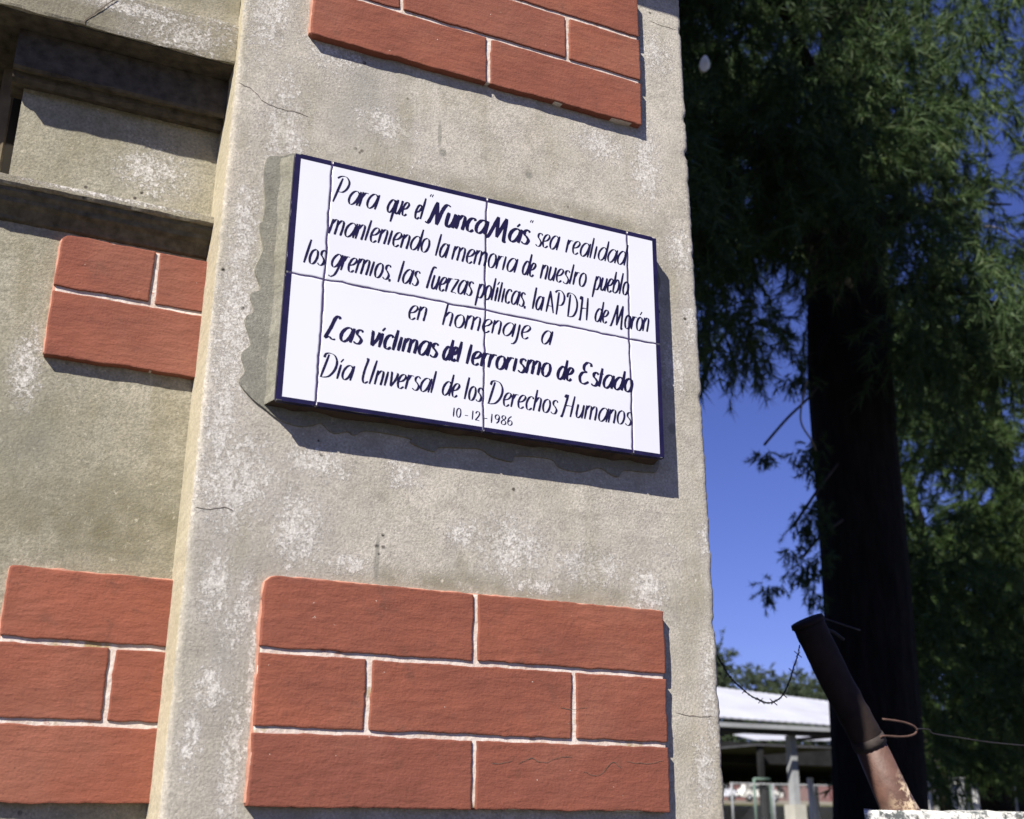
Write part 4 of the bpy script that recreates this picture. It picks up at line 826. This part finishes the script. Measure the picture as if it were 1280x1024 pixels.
# ---- low wall with flaked whitewash, the leaning rusty pole and its wires
t = NT('flaked_whitewash')
n1 = t.noise(38, 6, .7)
c = t.mix(t.ramp(n1, .44, .52), (.10, .11, .105), (.66, .65, .60))
c = t.mix(t.ramp(t.noise(60, 5, .7, off=7), .60, .66), c, (.22, .20, .13))
M_flake = t.fin(c, .9, t.bump(n1, .8, .004), .2)
lw = empty('low_wall')
tag(lw, 'low boundary wall with flaking whitewash at the bottom right corner', 'wall')
V, F = [], []
nn = 90
for i in range(nn + 1):
    for k, (y, z) in enumerate([(.475, .0), (.475, -.012), (.480, .016), (.486, .021), (.560, .023), (.567, .012), (.572, -.012), (.572, .0)]):
        xs_ = .857 * (1.17 + y)
        x = xs_ + (4.6 - xs_) * (i / nn) ** 1.3
        V.append((x, y, Z + z + (noise.noise(Vector((x * 22, k, 0))) * .0035 if 0 < k < 6 else 0)))
m = 8
V = [(v[0], v[1], (.12 if (i % m in (0, 7)) else v[2])) for i, v in enumerate(V)]
for i in range(nn):
    for k in range(m - 1): F.append((i * m + k, i * m + k + 1, (i + 1) * m + k + 1, (i + 1) * m + k))
F.append(tuple(range(m - 1, -1, -1))); F.append(tuple(nn * m + k for k in range(m)))
mesh('coping', V, F, M_flake, lw)

t = NT('rusty_iron')
n1 = t.noise(30, 6, .7)
c = t.mix(t.ramp(n1, .35, .65), (.075, .040, .030), (.12, .062, .046))
k = t.math('MULTIPLY', t.ramp(t.noise(48, 6, .75, off=3), .47, .56), t.blob(1.535, Z + .045, .035, .045))
c = t.mix(k, c, (.70, .55, .36))
M_rust = t.fin(c, .6, t.bump(t.noise(60, 5), .6, .003), .4)
M_arm = simple('shade_dark_iron', (.022, .015, .013), .8, .4, 25, .2)  # near black colour stands in for shade on the upper pole
M_wire = simple('rusty_wire', (.075, .042, .032), .7, .3, 60)
M_wired = simple('dark_wire', (.018, .016, .018), .6, .3, 60)
pole = empty('leaning_pole')
tag(pole, 'rusty iron pole leaning left out of the low wall with a wire loop', 'pole')
P = [Vector(q) for q in [(1.5426, .52, 1.5191), (1.5323, .52, 1.5582), (1.5210, .52, 1.5861), (1.4715, .52, 1.6901), (1.4107, .52, 1.7922), (1.3582, .52, 1.8901)]]
tube('shaft', P[:4], [.042, .037, .031, .0275], M_rust, pole, 20)
ap = catmull(P[3:], 14)
arm = tube('arm', ap, [.0288 + noise.noise(Vector((i * .45, 2, 5))) * .0007 for i in range(len(ap))], M_arm, pole, 22)
for v in arm.data.vertices:
    k = noise.noise(v.co * 38) * .0009 + noise.noise(v.co * 120) * .0009
    v.co.x += k; v.co.z += k * .4
tube('cap', [(1.3587, .52, 1.8890), (1.3551, .52, 1.8962)], [.0315, .0300], M_arm, pole, 20)
tube('clamp', [(1.4772, .52, 1.6788), (1.4731, .52, 1.6871), (1.4690, .52, 1.6953)], [.0300, .0312, .0300], simple('tape', (.035, .028, .025), .9, .4, 60), pole, 16)
tube('loop', catmull(LOOP, 5), .0021, M_wire, pole, 6)
bw = empty('barbed_wire')
tag(bw, 'slack barbed wire strung from the leaning pole to the pillar edge', 'wire')
wp = catmull(BARB, 5)
tube('strand', [p + Vector((0, .0014 * math.sin(i * 1.9), .0014 * math.cos(i * 1.9))) for i, p in enumerate(wp)], .0009, M_wired, bw, 5)
tube('strand', [p - Vector((0, .0014 * math.sin(i * 1.9), .0014 * math.cos(i * 1.9))) for i, p in enumerate(wp)], .0009, M_wired, bw, 5)
for i in (4, 12, 20, 27, 36, 43, 52):
    p = wp[min(i, len(wp) - 1)]
    for a in (.6, 2.4):
        d = Vector((math.cos(a), .3, math.sin(a))) * .008
        tube('barb', [p - d, p + d], .0008, M_wired, bw, 4)
fw = empty('fence_wire')
tag(fw, 'thin twisted wire running right from the pole loop', 'wire')
tube('strand', catmull(LOOP2, 5), .0012, M_wired, fw, 5)
fw2 = empty('fence_wire')
tag(fw2, 'bent wire leaving the top end of the leaning pole', 'wire')
tube('strand', catmull(TOPW, 5), .0018, M_wired, fw2, 5)
tube('strand', catmull(TOPW2, 5), .0030, M_wired, fw2, 5)

# ---- open shelter with white sheet roof
M_sheet = simple('white_sheet_roof', (.42, .43, .47), .5, .12, 1.0, .4, 0)
M_steel = simple('grey_steel', (.26, .27, .28), .6, .15, 4, .4, 0)
M_soffit = simple('dark_ceiling', (.06, .06, .065), .9, .3, 2, .1, 0)
M_black = simple('shade_black_timber', (.018, .018, .018), .9, .3, 2, .1, 0)  # near black so the shed fascia and posts read as shade
M_conc = simple('pale_concrete', (.36, .35, .31), .9, .15, 3)
sh = empty('open_shelter')
tag(sh, 'open shelter with white corrugated roof and grey columns behind the pillar', 'shelter')
def roof(x0, x1, ye, yr, ze0, ze1, zr0, zr1, parent, step=.22):
    V, F = [], []
    n = int((x1 - x0) / step)
    prev = None
    k = 0
    for i in range(n * 2 + 1):
        f = i / (n * 2); x = x0 + (x1 - x0) * f
        h = .012 if i % 2 else 0
        V += [(x, ye, ze0 + (ze1 - ze0) * f + h), (x, yr, zr0 + (zr1 - zr0) * f + h)]
        if i: F.append((2 * i - 2, 2 * i, 2 * i + 1, 2 * i - 1))
    o = mesh('roof', V, F, M_sheet, parent)
    s = o.modifiers.new('solid', 'SOLIDIFY'); s.thickness = .03
    return o
roof(11.0, 24.5, 22.0, 26.0, 3.93, 3.70, 5.42, 4.72, sh)
boxes('gutter', [(11.0, 24.5, 21.90, 21.99, 3.62, 3.72)], M_steel, sh)
for cx_, cy_ in ((18.3, 22.6), (12.0, 22.6), (23.7, 22.6)):
    gz = ground_z(cy_)
    c_ = boxes('column', [(cx_ - .09, cx_ + .09, cy_ - .10, cy_ + .10, gz, 3.54)], M_steel, sh)
    boxes('plinth', [(cx_ - .17, cx_ + .17, cy_ - .20, cy_ + .20, gz, 1.95)], M_conc, c_)
boxes('beam', [(11.0, 24.5, 22.35, 22.55, 3.54, 3.74)], M_soffit, sh)  # shade under the roof is put into the beam's dark colour
for x_ in (12.0, 15.0, 17.8, 20.8, 23.7):
    boxes('rafter', [(x_, x_ + .08, 22.56, 25.9, 3.66, 3.74)], M_soffit, sh)
rf = empty('far_shelter')
tag(rf, 'second small white roofed shelter seen beneath the first roof', 'shelter')
roof(30.0, 34.5, 40.0, 43.0, 4.78, 4.90, 5.35, 5.45, rf, .5)
boxes('ceiling', [(30.0, 34.5, 40.1, 46, 4.55, 4.62)], M_soffit, rf)
for x_ in (30.3, 34.2):
    for y_ in (40.3, 45.6):
        boxes('column', [(x_ - .1, x_ + .1, y_ - .1, y_ + .1, ground_z(y_), 4.55)], M_black, rf)

ls = empty('added_shade_shed')  # added shed, a dark mass for the shaded band under the roofs
tag(ls, 'added long open shed giving the dark shaded band behind the white roofed shelters', 'shed')
boxes('roof', [(24, 75, 46, 72, 4.95, 5.1)], M_soffit, ls)
boxes('fascia', [(24, 75, 45.9, 46, 4.15, 5.1)], M_black, ls)
boxes('ceiling', [(24, 75, 46.1, 71.9, 4.15, 4.2)], M_soffit, ls)
for x_ in (29.5, 31.2, 36.5, 42.0, 48.0, 56.0):
    for y_ in (46.4, 71.4):
        boxes('post', [(x_, x_ + .28, y_, y_ + .28, ground_z(y_), 4.15)], M_black, ls)

# posts, goal frame, hedge of red
def post(x, y, z1, w, mat, label, cat='post', group=None, brace=None):
    p = empty('fence_post'); tag(p, label, cat, group)
    gz = ground_z(y)
    tube('shaft', [(x, y, gz - .05), (x, y, z1)], w, mat, p, 8, True)
    tube('cap', [(x, y, z1), (x, y, z1 + .03)], w * 1.15, mat, p, 8, True)
    if brace: tube('brace', [(x, y, z1 - .1), (x + brace, y + .3, gz)], w * .7, mat, p, 6, True)
    return p
M_white = simple('white_paint', (.62, .62, .60), .6, .08, 6)
post(20.3, 24.5, 2.62, .075, M_white, 'white pole with slanting brace right of the shelter column', brace=.65)
post(12.05, 11.0, 2.10, .075, M_white, 'broad white fence post under the cypress')
post(12.33, 11.0, 2.02, .040, M_white, 'thin white fence post right of the broad one')
post(11.05, 10.5, 2.08, .030, M_white, 'thin pale post beside the black pine trunk')
gf = empty('goal_frame')
tag(gf, 'small pale green metal frame standing beyond the shelter', 'frame')
gp = simple('pale_green_paint', (.10, .15, .12), .6, .1, 6)
zg = ground_z(40)
tube('upright', [(29.7, 40, zg), (29.7, 40, 3.22)], .06, gp, gf, 8)
tube('upright', [(30.5, 40, zg), (30.5, 40, 3.05)], .045, gp, gf, 8)
tube('crossbar', [(29.7, 40, 3.22), (30.5, 40, 3.22)], .05, gp, gf, 8)
pw = empty('boundary_wall')
tag(pw, 'long faded red wall along the far road behind the cars', 'wall')
boxes('wall_face', [(40, 100, 89.5, 89.9, 3.2, 5.1)], simple('faded_red', (.30, .10, .10), .9, .35, .35, .1, 0, alt=(.22, .17, .15)), pw)
boxes('coping', [(40, 100, 89.4, 90.0, 5.1, 5.2)], M_conc, pw)
mesh_f = empty('mesh_fence')
tag(mesh_f, 'grey chain link fence with posts beyond the shelter', 'fence')
M_link = simple('link_wire', (.22, .23, .24), .6, .2, 5, .3, 0)
for i in range(14):
    x_ = 26.5 + i * 1.9
    tube('post', [(x_, 37, ground_z(37)), (x_, 37, 2.95)], .045, M_link, mesh_f, 6)
tube('rail', [(26.5, 37, 2.92), (51.2, 37, 2.92)], .025, M_link, mesh_f, 5)
bv, bf = [], []
for i in range(150):
    for dx in (-1, 1):
        x_ = 26.5 + i * .165
        k = len(bv); a = Vector((x_, 37, ground_z(37) + .05)); b = Vector((x_ + dx * 1.7, 37, 2.9))
        bv += [a - Vector((.006, 0, 0)), a + Vector((.006, 0, 0)), b + Vector((.006, 0, 0)), b - Vector((.006, 0, 0))]; bf.append((k, k + 1, k + 2, k + 3))
tag(mesh('netting', bv, bf, M_link, mesh_f), kind='stuff')

# building far right beneath the cypress
hb = empty('garden_building')
tag(hb, 'low beige building seen beneath the cypress branches', 'building')
box('wall', 14.3, 24.0, 14.0, 15.8, ground_z(14) - .1, 3.1, simple('beige_wall', (.36, .31, .25), .9, .15, 1.2), hb)
box('roof', 14.2, 24.3, 13.7, 16.1, 3.1, 3.25, M_soffit, hb)
for x_ in (14.5, 15.9, 17.3):
    w_ = box('window', x_, x_ + .62, 13.97, 14.05, 1.2, 2.4, M_dark, hb)
    boxes('frame', [(x_ - .04, x_, 13.94, 14.0, 1.16, 2.44), (x_ + .62, x_ + .66, 13.94, 14.0, 1.16, 2.44), (x_ + .29, x_ + .33, 13.94, 13.965, 1.2, 2.4), (x_, x_ + .62, 13.94, 14.0, 2.4, 2.44)], M_white, w_)

# ---- parked cars on the far road
def car(x, y, col, label):
    c_ = empty('parked_car'); tag(c_, label, 'car', 'cars parked on the far road')
    zb = ground_z(y) + .02
    prof = [(-2.1, .35), (-2.15, .65), (-2.0, .85), (-1.35, .95), (-.85, 1.38), (.55, 1.42), (1.15, .98), (1.95, .86), (2.15, .62), (2.1, .35)]
    w = .82
    V = [(x + a, y - w, zb + b) for a, b in prof] + [(x + a, y + w, zb + b) for a, b in prof]
    n = len(prof)
    F = [tuple(range(n)), tuple(range(2 * n - 1, n - 1, -1))] + [(i, n + i, n + (i + 1) % n, (i + 1) % n) for i in range(n)]
    b_ = mesh('body', V, F, col, c_)
    m = b_.modifiers.new('bevel', 'BEVEL'); m.width = .06; m.segments = 2
    gl = simple('car_glass', (.03, .035, .04), .1, .1, 3, .5, 0)
    mesh('window', [(x + a, y - w - .012, zb + b) for a, b in [(-1.2, .97), (-.80, 1.31), (-.18, 1.33), (-.18, .97)]], [(0, 1, 2, 3)], gl, c_)
    mesh('window', [(x + a, y - w - .012, zb + b) for a, b in [(-.10, .97), (-.10, 1.33), (.50, 1.33), (1.0, .99)]], [(0, 1, 2, 3)], gl, c_)
    for a in (-1.3, 1.3):
        wh = tube('wheel', [(x + a, y - w - .03, zb + .31), (x + a, y - w + .18, zb + .31)], .31, simple('tyre', (.03, .03, .03), .9, .1, 5, .2, 0), c_, 16)
        tube('rim', [(x + a, y - w - .045, zb + .31), (x + a, y - w - .032, zb + .31)], .17, M_steel, wh, 12)
    boxes('bumper', [(x - 2.2, x - 2.1, y - .8, y + .8, zb + .35, zb + .5)], gl, c_)
    boxes('headlight', [(x + 2.08, x + 2.19, y - .75, y - .45, zb + .60, zb + .72)], M_white, c_)
    return c_
car(60.9, 83.0, simple('car_white', (.75, .74, .68), .35, .03, 1, .5, 0), 'cream white saloon car parked left of the shelter column')
car(57.0, 83.6, simple('car_silver', (.62, .63, .68), .35, .03, 1, .5, 0), 'silver car partly hidden by the pillar edge')

# diagonal strut left in the shelter
ds = empty('timber_strut')
tag(ds, 'grey timber strut leaning against a dark post in the shelter', 'strut')
tube('beam', [(16.05, 23.5, 1.80), (16.75, 23.5, 2.28)], .05, M_conc, ds, 6)
tube('upright', [(16.72, 23.6, ground_z(23)), (16.72, 23.6, 3.5)], .07, M_soffit, ds, 6)

# ---- far trees behind the shelter
def far_tree(x, y, h, r, label, seed, low=.25):
    t_ = empty('far_tree'); tag(t_, label, 'tree', 'trees behind the shelter')
    g = ground_z(y); rr = np.random.default_rng(seed)
    tube('trunk', [(x, y, g - .1), (x + .1, y, g + h * .5), (x, y, g + h * .9)], [h * .035, h * .025, .03], M_bark, t_, 8)
    n = 60
    a = rr.uniform(0, 2 * math.pi, n); q = rr.random(n) ** .5
    zz = rr.uniform(low, 1.0, n)
    rad = r * (1 - .75 * np.abs(zz - .55)) * q
    cs = np.column_stack([x + rad * np.cos(a), y + rad * np.sin(a), g + h * zz])
    foliage('crown', cs, h * .10, 16, 12, h * .035, h * .014, .2, M_leafC, t_, seed)
far_tree(40.4, 60, 9.5, 2.6, 'tall loose tree showing just past the pillar edge above the white roof', 41)
far_tree(46.5, 62, 7.6, 3.6, 'dark bushy tree above the left half of the white roof', 42)
far_tree(50.2, 62, 8.0, 3.4, 'dark bushy tree above the right end of the white roof', 43)
for i, x_ in enumerate((56, 64, 72, 80, 90, 102)):
    far_tree(x_, 96 + (i % 2) * 4, 10 + (i * 37 % 4), 6.5, 'distant tree behind the red wall, ' + ('leftmost of the row', 'second from the left', 'third from the left', 'third from the right', 'second from the right', 'rightmost of the row')[i], 50 + i)
for i, x_ in enumerate((30.5, 36, 42)):
    far_tree(x_, 26 + i * 2, 6.8, 4.0, ('green tree behind the beige building, nearest the pine trunk', 'green tree behind the middle of the beige building', 'green tree behind the right part of the beige building')[i], 60 + i, .1)
